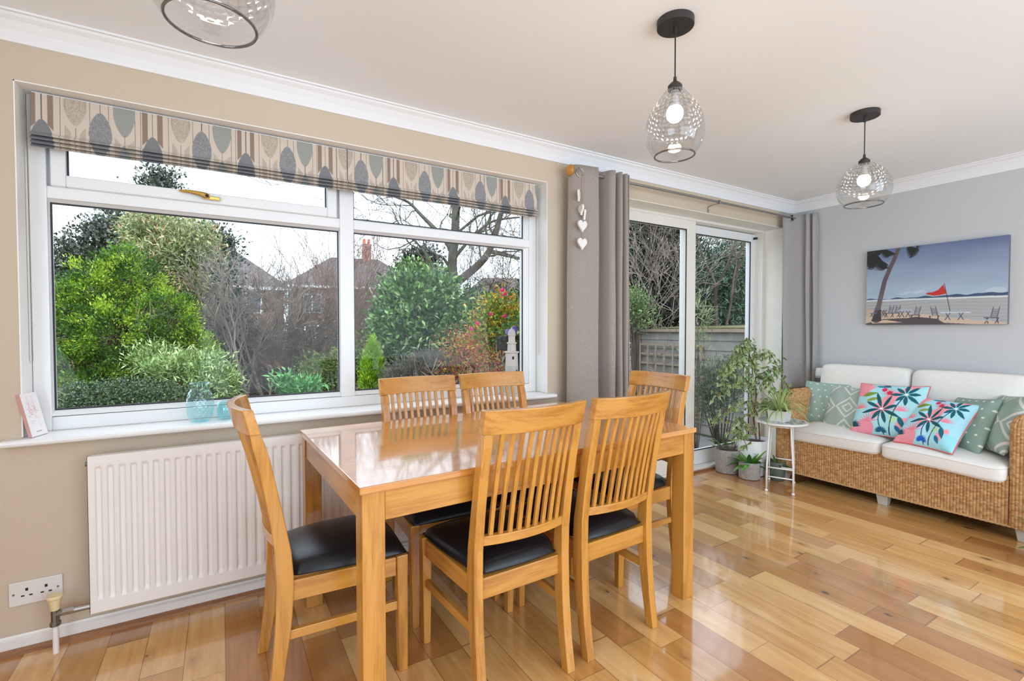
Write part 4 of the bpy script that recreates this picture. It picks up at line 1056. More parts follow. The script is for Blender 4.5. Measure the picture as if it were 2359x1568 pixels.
U, V_ = np.meshgrid(np.linspace(0, 1, nu), np.linspace(0, 1, nv), indexing='ij'); P = Paint(U, V_, (150, 160, 180)); paint_beach(P)
VV = np.stack([np.full(U.shape, -0.036), pw/2-U*pw, (V_-0.5)*ph], -1).reshape(-1, 3)
raw('printed_canvas', VV, gridF(nu, nv), M['canvas'], pc, col=P.C.reshape(-1, 3))
m = MB().box((-0.0355, -pw/2, -ph/2), (-0.001, pw/2, ph/2)); m.build('stretcher_edge', plain('dark_canvas_edge', (0.16, 0.15, 0.18), 0.7), pc)

# ------------------------------------------------------------------ things on the window sill
SZ = 0.8175
def diamond_lathe(prof, n, rows, amp, z0, z1, c):
    """glass body with a raised diamond net, like the skin of a pineapple"""
    P = np.array(prof); V = []; N = 96; K = 60
    ts = np.linspace(0, len(P)-1, K)
    for tt in ts:
        i = min(int(tt), len(P)-2); f = tt-i; r, z = P[i]*(1-f)+P[i+1]*f
        for k in range(N):
            a = 2*PI*k/N; s = (z-z0)/(z1-z0)*rows
            e = abs(math.sin(n*a/2+PI*s/2))*abs(math.sin(n*a/2-PI*s/2)) if z0 < z < z1 else 0
            rr = r+amp*(e**0.4 if e > 0 else 0)
            V.append((c[0]+rr*math.cos(a), c[1]+rr*math.sin(a), c[2]+z))
    F = [(j*N+k, j*N+(k+1) % N, (j+1)*N+(k+1) % N, (j+1)*N+k) for j in range(K-1) for k in range(N)]
    return V, F
vp = [(0.030, 0.0), (0.038, 0.004), (0.046, 0.030), (0.051, 0.065), (0.051, 0.085), (0.046, 0.115), (0.038, 0.138), (0.036, 0.146), (0.0365, 0.168), (0.039, 0.172)]
V, F = diamond_lathe(vp, 12, 7, 0.004, 0.008, 0.136, (0, 0, 0))
va = tag(empty('glass_vase', (-0.083, 0.045, SZ+0.0008)), 'aqua glass vase with a pineapple diamond pattern on the sill', 'vase')
raw('vase_body', V, F, M['aqua_glass'], va, smooth=True)
m = MB(); m.lathe([(0.0, 0.006), (0.030, 0.004), (0.034, 0.0), (0.0, 0.0)], n=40, cap=False); m.build('vase_base', M['aqua_glass'], va)
m = MB(); m.tube([(0.039*math.cos(a), 0.039*math.sin(a), 0.172) for a in np.linspace(0, 2*PI, 41)], 0.0018, 6, cap=False); m.build('vase_rim', M['aqua_glass'], va, smooth=True)
tu = tag(empty('glass_tumbler', (0.017, 0.052, SZ+0.0008)), 'small clear aqua glass tumbler beside the pineapple vase', 'glass')
m = MB(); m.lathe([(0.0, 0.0), (0.030, 0.0), (0.034, 0.004), (0.0365, 0.040), (0.0375, 0.082), (0.0350, 0.082), (0.0335, 0.040), (0.030, 0.010), (0.0, 0.009)], n=48, cap=False); m.build('tumbler_wall', M['aqua_glass'], tu, smooth=True)
# plaque leaning on the left reveal
def paint_plaque(P):
    for cx in (0.33, 0.62):
        P.ell((cx, 0.62), 0.09, 0.12, (226, 196, 196), 0, 0.6); P.ell((cx, 0.80), 0.06, 0.06, (230, 206, 204), 0, 0.7)
        for s_ in (-0.04, 0.04): P.ell((cx+s_, 0.90), 0.018, 0.05, (226, 198, 198), 0, 0.8)
    rs = np.random.default_rng(3)
    for i in range(60):
        x, y = 0.2+rs.random()*0.6, 0.22+rs.random()*0.6; P.line((x, y), (x+rs.normal()*0.05, y+rs.normal()*0.04), 0.012, [(196, 132, 132), (150, 140, 144), (214, 170, 168)][i % 3], a=0.7)
    for i in range(9): P.line((0.36+i*0.036, 0.09+0.008*(i % 2)), (0.375+i*0.036, 0.10+0.012*((i+1) % 2)), 0.014, (70, 60, 64))
pl = tag(empty('sill_plaque', (-0.613, 0.020, SZ+0.0008)), 'small white and pink plaque leaning on the left reveal of the window', 'plaque')
U, V_ = np.meshgrid(np.linspace(0, 1, 120), np.linspace(0, 1, 220), indexing='ij'); P = Paint(U, V_, (236, 228, 226)); paint_plaque(P)
VV = np.stack([np.full(U.shape, 0.0061), (U-0.5)*0.085, V_*0.170], -1).reshape(-1, 3)
f_ = raw('painted_face', VV, gridF(120, 220), M['plaque'], pl, col=P.C.reshape(-1, 3))
bk = MB().box((-0.006, -0.0425, 0), (0.006, 0.0425, 0.170)).build('plaque_block', plain('pink_painted_edge', (0.62, 0.33, 0.31), 0.6), pl)
pl.rotation_euler = (0, R(-13), R(-18))
# lighthouse
M['driftwood'] = plain('washed_grey_wood', (0.52, 0.48, 0.44), 0.7, var=0.08, vs=30)
lh = tag(empty('lighthouse_ornament', (1.562, 0.05, SZ+0.0008)), 'white and grey wooden lighthouse ornament at the right end of the sill', 'ornament')
o = MB().lathe([(0.056, 0.0), (0.056, 0.012), (0.048, 0.014), (0.043, 0.12)], n=40).build('tower_base', M['driftwood'], lh); smooth_auto(o)
o = MB().lathe([(0.0432, 0.12), (0.040, 0.185)], n=40).build('grey_band', M['grey_ceramic'], lh); smooth_auto(o)
o = MB().lathe([(0.040, 0.185), (0.0375, 0.262)], n=40).build('tower', M['driftwood'], lh); smooth_auto(o)
o = MB().lathe([(0.040, 0.262), (0.046, 0.266), (0.046, 0.274), (0.028, 0.276), (0.026, 0.320), (0.032, 0.323), (0.032, 0.330), (0.022, 0.332), (0.021, 0.372), (0.026, 0.375), (0.026, 0.381)], n=40).build('gallery', M['driftwood'], lh); smooth_auto(o)
o = MB().lathe([(0.025, 0.381), (0.022, 0.398), (0.013, 0.411), (0.004, 0.417), (0.003, 0.425)], n=40).build('dome', M['grey_ceramic'], lh); smooth_auto(o)
for a, z in ((-2.0, 0.06), (-1.3, 0.15), (-1.9, 0.235)):
    q = Vector((0.041*math.cos(a), 0.041*math.sin(a), z)); m = MB(); m.bar(q*0.5+Vector((0, 0, z*0.5)), (q.x*1.08, q.y*1.08, z), 0.010, 0.018); m.build('lighthouse_window', M['dark_hole'], lh)

# ------------------------------------------------------------------ foliage tools
def leaves_arr(C, D, N, L, W, fold=0.25, edge=None, mid=None, tip_drop=0.0):
    """C base points, D leaf directions, N face normals (all n x 3) -> vertices, faces, colours with a raised midrib"""
    n = len(C); S_ = np.cross(D, N); S_ /= np.linalg.norm(S_, axis=1, keepdims=True)+1e-9; N2 = np.cross(S_, D)
    L = np.broadcast_to(np.asarray(L, float), (n,))[:, None]; W = np.broadcast_to(np.asarray(W, float), (n,))[:, None]
    base = C; midp = C+D*L*0.45+N2*L*0.04; tip = C+D*L-N2*L*tip_drop
    l = C+D*L*0.42+S_*W/2+N2*W*fold; r = C+D*L*0.42-S_*W/2+N2*W*fold
    V = np.stack([base, l, tip, r, midp], 1).reshape(-1, 3)
    i = (np.arange(n)*5)[:, None]
    F = np.concatenate([i+np.array([[0, 4, 1]]), i+np.array([[1, 4, 2]]), i+np.array([[2, 4, 3]]), i+np.array([[3, 4, 0]])], 0)
    Cc = np.stack([mid, edge, edge, edge, mid], 1).reshape(-1, 3)
    return V, F, Cc
def quads_arr(C, D, N, L, W, col):
    n = len(C); S_ = np.cross(D, N); S_ /= np.linalg.norm(S_, axis=1, keepdims=True)+1e-9; N2 = np.cross(S_, D)
    L = L[:, None]; W = W[:, None]
    V = np.stack([C, C+D*L*0.5+S_*W/2+N2*W*0.2, C+D*L, C+D*L*0.5-S_*W/2+N2*W*0.2], 1).reshape(-1, 3)
    F = (np.arange(n)*4)[:, None]+np.array([[0, 1, 2, 3]])
    return V, F, np.repeat(col, 4, 0)
def unit(A): return A/(np.linalg.norm(A, axis=1, keepdims=True)+1e-9)
LEAF_ALBEDO = 0.90
def foliage(blobs, n, L, W, palette, seed=1, clump=34, csig=None, up=0.35, shell=0.35, out=0.8):
    """leaf quads grouped in sprays that fill ellipsoids: blobs = [(centre, (rx, ry, rz))]"""
    r = np.random.default_rng(seed)
    vol = np.array([(b[1][0]*b[1][1]*b[1][2])**0.67 for b in blobs]); vol /= vol.sum()
    K = max(1, n//clump)
    bi = r.choice(len(blobs), K, p=vol)
    cen = np.array([list(b[0]) for b in blobs])[bi]; rad_ = np.array([b[1] for b in blobs])[bi]
    d = unit(r.normal(size=(K, 3))); q = (r.random(K)**shell)[:, None]
    cc = cen+d*q*rad_; sig = (csig if csig else L*2.2)
    k = r.integers(0, K, n)
    P0 = cc[k]+r.normal(size=(n, 3))*sig*np.array([1, 1, 0.8])
    D = unit(d[k]*out+r.normal(size=(n, 3))*0.75+np.array([0, 0, up])); N = unit(r.normal(size=(n, 3))*0.6+np.array([0, 0, 1.0])+d[k]*0.5)
    pal = np.array([srgb(c) for c in palette])
    ci = np.clip(r.integers(0, len(pal), K)[k]+r.integers(-1, 2, n), 0, len(pal)-1)
    col = pal[ci]*LEAF_ALBEDO*(0.75+0.5*r.random((n, 1)))
    return quads_arr(P0, D, N, L*(0.6+0.8*r.random(n)), W*(0.6+0.8*r.random(n)), np.clip(col, 0, 1))
def tubes_arr(segs, sides=4, rmin=0.0):
    """segs: list of (p, q, r0, r1)"""
    A = np.array([list(s[0])+list(s[1])+[s[2], s[3]] for s in segs], float)
    p, q, r0, r1 = A[:, :3], A[:, 3:6], np.maximum(A[:, 6], rmin), np.maximum(A[:, 7], rmin)
    D = unit(q-p); ref = np.where(np.abs(D[:, 2:3]) > 0.9, np.array([[1.0, 0, 0]]), np.array([[0, 0, 1.0]]))
    X = unit(np.cross(D, ref)); Y = np.cross(D, X); n = len(A); a = np.arange(sides)*2*PI/sides
    ring = X[:, None]*np.cos(a)[None, :, None]+Y[:, None]*np.sin(a)[None, :, None]
    V = np.concatenate([p[:, None]+ring*r0[:, None, None], q[:, None]+ring*r1[:, None, None]], 1).reshape(-1, 3)
    b = (np.arange(n)*2*sides)[:, None, None]; i = np.arange(sides); j = (i+1) % sides
    F = (b+np.stack([i, j, j+sides, i+sides], 1)[None]).reshape(-1, 4)
    return V, F
def grow(segs, p, d, L, r, lev, rs, nchild=3, spread=0.6, up=0.15, shrink=0.68, wig=0.22, steps=4, taper=0.55):
    p = Vector(p); d = Vector(d).normalized(); nodes = []
    r1 = r*taper
    for s in range(steps):
        d = (d+Vector((rs.gauss(0, wig), rs.gauss(0, wig), rs.gauss(0, wig)+up*0.3))).normalized()
        q = p+d*(L/steps); ra = r+(r1-r)*s/steps; rb = r+(r1-r)*(s+1)/steps
        segs.append((p, q, ra, rb)); p = q; nodes.append((Vector(p), Vector(d), rb))
    if lev <= 0: return
    for c in range(nchild):
        k = len(nodes)-1 if c == 0 else rs.randrange(max(1, len(nodes)//3), len(nodes))
        P_, D_, R_ = nodes[k]
        v = Vector((rs.gauss(0, 1), rs.gauss(0, 1), rs.gauss(0, 1))); v = (v-D_*v.dot(D_)).normalized()
        sp_ = spread*(0.6 if c == 0 else 1.0)*rs.uniform(0.7, 1.3)
        nd = (D_+v*sp_+Vector((0, 0, up))).normalized()
        grow(segs, P_, nd, L*shrink*rs.uniform(0.75, 1.2), R_*(0.85 if c == 0 else 0.65), lev-1, rs, nchild, spread, up, shrink, wig, steps, taper)
def ground_z(y): return -0.22-0.085*max(0.0, min(12.0, y-0.3))
def pxblob(px, py, d, rx, rz, ry=None):
    k = d/FOC; return (at(px, py, d), (rx*k, (ry or (rx+rz)/2)*k, rz*k))

# ------------------------------------------------------------------ house plants and side table
def lathe_pot(name, label, loc, r0, r1, h, mat, soil_z=None, group=None):
    e = tag(empty(name, loc), label, 'plant', group)
    o = MB().lathe([(r0*0.9, 0.0), (r0, 0.006), (r1, h-0.004), (r1-0.002, h), (r1-0.010, h), (r1-0.012, h-0.03), (r1*0.3, h-0.03)], n=56).build('pot', mat, e); smooth_auto(o, 50)
    o = MB().lathe([(r1-0.011, h-0.028), (r1*0.5, h-0.018), (0.001, h-0.015)], n=40, cap=False).build('soil', M['soil'], e, smooth=True)
    return e
# variegated weeping fig
fig = lathe_pot('weeping_fig', 'tall variegated weeping fig in a white pot before the patio door', (3.86, -0.10, 0), 0.100, 0.135, 0.30, M['white_wood'])
rs = random.Random(4); fo = Vector((3.86, -0.10, 0)); segs = []
def chainseg(pts, r0, r1):
    P = smooth_path(pts, 14)
    for i in range(len(P)-1): segs.append((Vector(P[i]), Vector(P[i+1]), r0+(r1-r0)*i/13, r0+(r1-r0)*(i+1)/13))
T = [at(1742, 1012, 4.02), at(1736, 960, 4.02), at(1742, 905, 4.00), at(1733, 860, 3.99), at(1738, 815, 3.98)]
chainseg([tuple(p) for p in T], 0.0075, 0.004)
T2 = [at(1750, 1012, 4.05), at(1746, 960, 4.0), at(1730, 915, 4.02), at(1742, 868, 4.0), at(1726, 815, 3.98)]
chainseg([tuple(p) for p in T2], 0.0065, 0.003)
twigs = [((1738, 885), (1700, 830), (1655, 880), 3.95), ((1736, 905), (1690, 880), (1640, 925), 3.92), ((1738, 930), (1690, 935), (1635, 975), 3.9), ((1736, 850), (1710, 800), (1695, 812), 4.0), ((1734, 840), (1770, 812), (1800, 860), 3.95), ((1740, 870), (1785, 850), (1822, 905), 3.92),
         ((1740, 950), (1700, 970), (1690, 1010), 3.9), ((1738, 830), (1735, 795), (1712, 790), 4.02), ((1742, 880), (1770, 870), (1790, 910), 3.9), ((1738, 900), (1715, 870), (1672, 850), 3.93), ((1738, 845), (1700, 815), (1668, 850), 3.97), ((1740, 985), (1705, 985), (1722, 1030), 3.88), ((1742, 940), (1770, 925), (1775, 965), 3.93)]
lp_, ld_ = [], []; nr_ = np.random.default_rng(5)
for a, b, c, d in twigs:
    pts = [tuple(at(*a, 4.0)), tuple(at(*b, d)), tuple(at(*c, d-0.02))]
    P = smooth_path(pts, 16)
    for i in range(15): segs.append((Vector(P[i]), Vector(P[i+1]), 0.0026, 0.0018))
    for k in range(60):
        t_ = nr_.random()**0.8; i = min(int(t_*14), 13); q = P[i]+(P[i+1]-P[i])*nr_.random()
        side = nr_.normal(size=3)*0.6; dr = np.array([side[0], side[1], -0.75+0.35*nr_.normal()])
        q2 = q+nr_.normal(size=3)*np.array([0.028, 0.028, 0.018]); segs.append((Vector(q), Vector(q2), 0.001, 0.0008)) if k % 3 == 0 else None
        lp_.append(q2); ld_.append(dr)
V, F = tubes_arr(segs, 5); o = raw('stem', V-np.array(fo), F, M['bark'], fig, smooth=True)
lp_ = np.array(lp_); ld_ = unit(np.array(ld_)); n = len(lp_)
g0 = srgb((66, 98, 46)); g1 = srgb((112, 142, 74)); e0 = srgb((200, 210, 156)); e1 = srgb((120, 152, 84))
t_ = nr_.random((n, 1)); mid = g0*(1-t_)+g1*t_; t2 = nr_.random((n, 1))**1.6; ed = e0*(1-t2)+e1*t2
V, F, C = leaves_arr(lp_, ld_, unit(nr_.normal(size=(n, 3))+np.array([-0.4, -0.6, 0.5])), 0.058*(0.7+0.5*nr_.random(n)), 0.025*(0.8+0.4*nr_.random(n)), 0.25, ed, mid, 0.15)
raw('foliage', V-np.array(fo), F, M['leaf_gloss'], fig, col=C)
def potleaves(par, n, base, spread_r, L, W, cols, edge=None, up=(0.4, 1.0), seed=1, arch=0.0, seg_=1):
    r = np.random.default_rng(seed); Vs, Fs, Cs = [], [], []; off = 0
    for i in range(n):
        a = r.random()*2*PI; ro_ = spread_r*r.random()**0.5; p = np.array([ro_*math.cos(a), ro_*math.sin(a), base]); el = r.uniform(*up)*PI/2
        d = np.array([math.cos(a)*math.cos(el), math.sin(a)*math.cos(el), math.sin(el)]); l = L*(0.6+0.7*r.random()); w_ = W*(0.8+0.4*r.random()); s_ = np.array([-math.sin(a), math.cos(a), 0])
        K = 9; pts = []; dd = d.copy(); q = p.copy()
        for k in range(K): pts.append(q.copy()); dd = dd+np.array([0, 0, -arch/K]); dd /= np.linalg.norm(dd); q = q+dd*l/(K-1)
        pts = np.array(pts); t_ = np.linspace(0, 1, K); ww = w_*np.sin(PI*np.clip(t_*0.92+0.06, 0, 1))**0.7
        c = srgb(cols[r.integers(len(cols))])*(0.8+0.4*r.random()); e = srgb(edge) if edge is not None else c*0.92
        nrm = np.cross(s_, d)
        V = np.stack([pts+s_*ww[:, None]/2+nrm*ww[:, None]*0.15, pts, pts-s_*ww[:, None]/2+nrm*ww[:, None]*0.15], 1).reshape(-1, 3)
        F = [(j*3+m_, (j+1)*3+m_, (j+1)*3+m_+1, j*3+m_+1) for j in range(K-1) for m_ in range(2)]
        Vs.append(V); Fs.append(np.array(F)+off); Cs.append(np.tile(np.stack([e, c, e]), (K, 1))); off += len(V)
    return raw('foliage', np.concatenate(Vs), np.concatenate(Fs), M['leaf_gloss'], par, smooth=True, col=np.clip(np.concatenate(Cs), 0, 1))
PG = 'potted plants on the floor by the patio door'
p1 = lathe_pot('potted_fern', 'leafy green plant in the large rough grey pot beside the patio door', (3.735, 0.040, 0), 0.098, 0.106, 0.200, M['pot_tex'], group=PG)
# fronds with small leaflets
r_ = np.random.default_rng(9); cp_, dp_ = [], []; sg = []
for i in range(18):
    a = r_.random()*2*PI; el = r_.uniform(0.5, 1.3); d = np.array([math.cos(a)*math.cos(el), math.sin(a)*math.cos(el), math.sin(el)]); q = np.array([0.04*math.cos(a), 0.04*math.sin(a), 0.175]); l = r_.uniform(0.10, 0.20)
    for k in range(14):
        q2 = q+d*l/14; sg.append((q, q2, 0.0018, 0.0016)); d = d+np.array([0, 0, -0.07]); d /= np.linalg.norm(d); s_ = np.cross(d, [0, 0, 1.0]); s_ /= np.linalg.norm(s_)
        for m_ in (-1, 1):
            if k > 2: cp_.append(q2); dp_.append(s_*m_+d*0.5)
        q = q2
V, F = tubes_arr(sg, 4); raw('stem', V, F, M['bark'], p1)
cp_ = np.array(cp_); dp_ = unit(np.array(dp_)); n = len(cp_); c = srgb((92, 120, 70))*(0.6+0.8*r_.random((n, 1))); V, F, C = leaves_arr(cp_, dp_, unit(r_.normal(size=(n, 3))*0.4+np.array([0, 0, 1.0])), np.full(n, 0.026), np.full(n, 0.012), 0.2, c, c*0.8)
raw('foliage', V, F, M['leaf'], p1, col=np.clip(C, 0, 1))
p2 = lathe_pot('potted_plant', 'bright green broad leaved plant in the small rough grey pot', (3.725, -0.165, 0), 0.080, 0.086, 0.140, M['pot_tex'], group=PG)
potleaves(p2, 34, 0.118, 0.05, 0.125, 0.036, [(62, 118, 34), (86, 142, 44), (44, 96, 34), (120, 164, 60)], up=(0.15, 0.95), seed=3, arch=1.3)
p3 = lathe_pot('potted_plant', 'trailing plant in a small dark green pot behind the white side table', (3.885, -0.300, 0), 0.055, 0.070, 0.150, M['pot_dark'], group=PG)
potleaves(p3, 26, 0.125, 0.04, 0.10, 0.016, [(70, 96, 60), (96, 120, 74)], up=(-0.1, 0.9), seed=4, arch=1.8)
p4 = lathe_pot('potted_plant', 'green plant cut off by the right edge of the photo, before the sofa foot', (3.62, -1.915, 0), 0.075, 0.085, 0.13, M['pot_tex'], group=PG)
potleaves(p4, 30, 0.11, 0.05, 0.20, 0.026, [(80, 116, 60), (110, 140, 70)], up=(0.1, 0.95), seed=6, arch=1.0)
# white folding side table with a mosaic top
st = tag(empty('side_table', (3.715, -0.430, 0)), 'small round white metal side table with a mosaic top next to the sofa', 'table')
P_R = 0.178; nr2, na = 60, 220
rr_, aa_ = np.meshgrid(np.linspace(0, 1, nr2), np.linspace(0, 2*PI, na), indexing='ij')
ring_i = np.floor(rr_*9); k_ = np.maximum(6, np.floor(ring_i*6+4)); tile = np.floor(aa_/(2*PI)*k_); hsh = np.abs(np.sin(ring_i*12.9+tile*78.2)*43758.5) % 1
C = np.empty(rr_.shape+(3,)); C[:] = srgb((226, 224, 218)); C[(hsh > 0.55)] = srgb((140, 150, 168)); C[(hsh > 0.85)] = srgb((92, 96, 110))
gr = (np.abs((rr_*9) % 1-0.5) > 0.42) | (np.abs((aa_/(2*PI)*k_) % 1-0.5) > 0.44); C[gr] = srgb((206, 204, 198)); C[rr_ > 0.90] = srgb((228, 226, 220))
V = np.stack([rr_*P_R*np.cos(aa_), rr_*P_R*np.sin(aa_), np.full(rr_.shape, 0.5205)], -1).reshape(-1, 3)
mt = raw('mosaic_top', V, gridF(nr2, na)[:, ::-1].copy(), M['plaque'], st, col=C.reshape(-1, 3)); tag(mt, 'mosaic tiled top')
o = MB().lathe([(0.174, 0.504), (0.180, 0.506), (0.182, 0.513), (0.180, 0.520), (0.176, 0.5195)], n=64).build('table_rim', M['white_metal'], st); smooth_auto(o, 60)
ft = [(3.535, -0.425), (3.610, -0.585), (3.895, -0.435), (3.820, -0.275)]; ft = [(x-3.715, y+0.430) for x, y in ft]
tops = [(-0.115, 0.02), (-0.06, -0.105), (0.115, -0.02), (0.06, 0.105)]
for (fx, fy), (tx, ty) in zip(ft, tops):
    m = MB(); m.tube([(tx*0.8, ty*0.8, 0.500), (tx*1.05, ty*1.05, 0.492), (tx*1.08, ty*1.08, 0.44), (fx*0.98, fy*0.98, 0.20), (fx, fy, 0.008)], 0.0065, 8); m.lathe([(0.008, 0.0), (0.011, 0.003), (0.011, 0.012), (0.006, 0.018)], (fx, fy, 0), 14)
    m.build('leg', M['white_metal'], st, smooth=True)
for i, j in ((0, 1), (2, 3)):
    for z in (0.115, 0.185):
        k = 0.99; m = MB(); m.tube([(ft[i][0]*k, ft[i][1]*k, z), (ft[j][0]*k, ft[j][1]*k, z)], 0.005, 8); m.build('cross_bar', M['white_metal'], st, smooth=True)
m = MB(); m.tube([(tops[0][0], tops[0][1], 0.485), (tops[1][0], tops[1][1], 0.485)], 0.004, 8); m.tube([(tops[2][0], tops[2][1], 0.485), (tops[3][0], tops[3][1], 0.485)], 0.004, 8); m.build('cross_bar', M['white_metal'], st, smooth=True)
sq = tag(empty('spider_plant', (3.69, -0.43, 0.5215), R(10)), 'spider plant in a square white pot standing on the side table', 'plant')
m = MB().sweep([[(-0.058, -0.058, 0), (0.058, -0.058, 0), (0.058, 0.058, 0), (-0.058, 0.058, 0)], [(-0.066, -0.066, 0.085), (0.066, -0.066, 0.085), (0.066, 0.066, 0.085), (-0.066, 0.066, 0.085)], [(-0.060, -0.060, 0.085), (0.060, -0.060, 0.085), (0.060, 0.060, 0.085), (-0.060, 0.060, 0.085)], [(-0.058, -0.058, 0.070), (0.058, -0.058, 0.070), (0.058, 0.058, 0.070), (-0.058, 0.058, 0.070)]])
m.build('square_pot', M['white_plastic'], sq, bevel=0.002)
MB().box((-0.059, -0.059, 0.068), (0.059, 0.059, 0.076)).build('soil', M['soil'], sq)
potleaves(sq, 62, 0.072, 0.02, 0.27, 0.013, [(112, 152, 62), (142, 176, 80), (92, 134, 52)], edge=(202, 214, 150), up=(0.35, 0.98), seed=8, arch=2.2)
# small speaker standing on the back corner of the sofa
spk = tag(empty('tapered_drum', (4.528, -0.316, 0.8015)), 'small white tapered drum with a grey foot behind the left sofa cushion', 'speaker')
o = MB().lathe([(0.046, 0.018), (0.047, 0.020), (0.040, 0.078), (0.036, 0.084), (0.02, 0.086)], n=40).build('white_body', M['white_wood'], spk); smooth_auto(o, 50)
o = MB().lathe([(0.045, 0.0), (0.0465, 0.018)], n=40).build('grey_foot', M['grey_ceramic'], spk); smooth_auto(o)

# ------------------------------------------------------------------ garden
def grass_mat():
    g = G('winter_lawn_and_soil'); o = g.obj(); n1 = g.noise(o, 0.8, 5); n2 = g.noise(o, 14, 5)
    c = g.mix(n1, (0.03, 0.045, 0.016), (0.055, 0.04, 0.024)); c = g.mix(g.m_('MULTIPLY', n2, 0.7), c, (0.08, 0.08, 0.045))
    g.set(Base_Color=c, Roughness=0.95); g.bump(n2, 0.8, 0.05); return g.m
M['ground'] = grass_mat(); M['slab'] = plain('stone_paving', (0.17, 0.165, 0.155), 0.85, var=0.25, vs=3, bump=0.3, bs=20)
ys = [0.3, 2.0, 4.0, 8.0, 12.3, 60.0]; V = []
for y in ys:
    for x in (-30, 60): V.append((x, y, ground_z(y)))
structure(raw('garden_ground', V, [(i*2, i*2+1, i*2+3, i*2+2) for i in range(len(ys)-1)], M['ground']))
structure(MB().box((2.2, 0.302, -0.30), (5.30, 3.2, -0.15)).build('patio', M['slab']))
brick = G('weathered_brick'); _o = brick.obj(); _b = brick.n('ShaderNodeTexBrick', {'Vector': brick.mapp(_o, (1, 1, 1)), 'Scale': 1.0, 'Color1': (0.34, 0.175, 0.13), 'Color2': (0.27, 0.13, 0.10), 'Mortar': (0.19, 0.16, 0.14), 'Mortar Size': 0.012, 'Brick Width': 0.225, 'Row Height': 0.075})
brick.set(Base_Color=brick.mix(brick.m_('MULTIPLY', brick.noise(_o, 0.6, 4), 0.5), _b.outputs[0], (0.24, 0.15, 0.12)), Roughness=0.9); M['brick'] = brick.m
rt = G('clay_roof_tiles'); _o = rt.obj(); _b = rt.n('ShaderNodeTexBrick', {'Vector': _o, 'Scale': 1.0, 'Color1': (0.13, 0.10, 0.095), 'Color2': (0.10, 0.08, 0.075), 'Mortar': (0.05, 0.04, 0.04), 'Mortar Size': 0.02, 'Brick Width': 0.25, 'Row Height': 0.3})
rt.set(Base_Color=_b.outputs[0], Roughness=0.9); M['roof'] = rt.m
M['far_glass'] = plain('dark_far_window', (0.10, 0.11, 0.13), 0.2); M['pot_clay'] = plain('terracotta', (0.45, 0.13, 0.07), 0.8)
def house(label, c, yaw, w_, dpt, ez, rz_, hip, chimneys, wins, gz=-2.5):
    h = tag(empty('house', (c[0], c[1], gz), yaw), label, 'house')
    H = ez-gz; Rz = rz_-gz
    m = MB(); m.box((-w_/2, -dpt/2, 0), (w_/2, dpt/2, H)); m.build('wall', M['brick'], h)
    ov = 0.35; a = (-w_/2-ov, -dpt/2-ov, H-0.1); b = (w_/2+ov, -dpt/2-ov, H-0.1); c_ = (w_/2+ov, dpt/2+ov, H-0.1); d = (-w_/2-ov, dpt/2+ov, H-0.1); r0 = (-w_/2-ov+hip, 0, Rz); r1 = (w_/2+ov-hip, 0, Rz)
    m = MB().add([a, b, c_, d, r0, r1], [(0, 1, 5, 4), (1, 2, 5), (2, 3, 4, 5), (3, 0, 4), (0, 3, 2, 1)]); m.build('roof', M['roof'], h)
    m = MB().box((-w_/2-ov, -dpt/2-ov-0.02, H-0.22), (w_/2+ov, -dpt/2-ov+0.02, H-0.06)); m.build('gutter', M['upvc'], h)
    for (x, w2, s_) in chimneys:
        cb = MB().box((x-w2/2, -0.35, Rz-1.0), (x+w2/2, 0.35, Rz+s_)).build('chimney', M['brick'], h)
        for k in (-0.25, 0.25):
            m = MB(); m.lathe([(0.13, Rz+s_), (0.10, Rz+s_+0.45)], (x+k*w2, 0, 0), 10); m.build('chimney_pot', M['pot_clay'], cb)
    for (x, z, a_, b_) in wins:
        wf_ = MB(); ringbox(wf_, x-a_/2, x+a_/2, z-gz-b_/2, z-gz+b_/2, 0.09, -dpt/2-0.06, -dpt/2-0.005); wf_.box((x-0.04, -dpt/2-0.055, z-gz-b_/2), (x+0.04, -dpt/2-0.01, z-gz+b_/2)); q = wf_.build('window', M['upvc'], h)
        MB().box((x-a_/2+0.05, -dpt/2-0.03, z-gz-b_/2+0.05), (x+a_/2-0.05, -dpt/2-0.02, z-gz+b_/2-0.05)).build('pane', M['far_glass'], q)
    return h
house('brick house with a tiled roof behind the bare tree, left pane', (-1.6, 30.0), R(-2), 9.4, 6.5, 3.55, 6.3, 3.4, [], [(2.9, 2.7, 1.5, 1.3), (0.6, 2.7, 1.1, 1.3), (-2.6, 2.7, 1.6, 1.3)])
house('brick house with two chimneys behind the trees, across both panes', (9.5, 38.0), R(-10), 9.6, 7, 4.45, 7.0, 3.3, [(-0.9, 0.9, 0.9), (0.9, 0.7, 1.2)], [(-3.2, 3.1, 1.3, 1.4), (-1.0, 3.1, 0.9, 1.2), (1.9, 3.1, 1.5, 1.4), (-3.0, 0.8, 1.5, 1.4)])
house('dark roofed house far behind the large bare tree, right pane', (24.5, 40.0), R(-22), 9, 7, 4.0, 6.4, 3.0, [], [(-2, 3.0, 1.4, 1.4)])
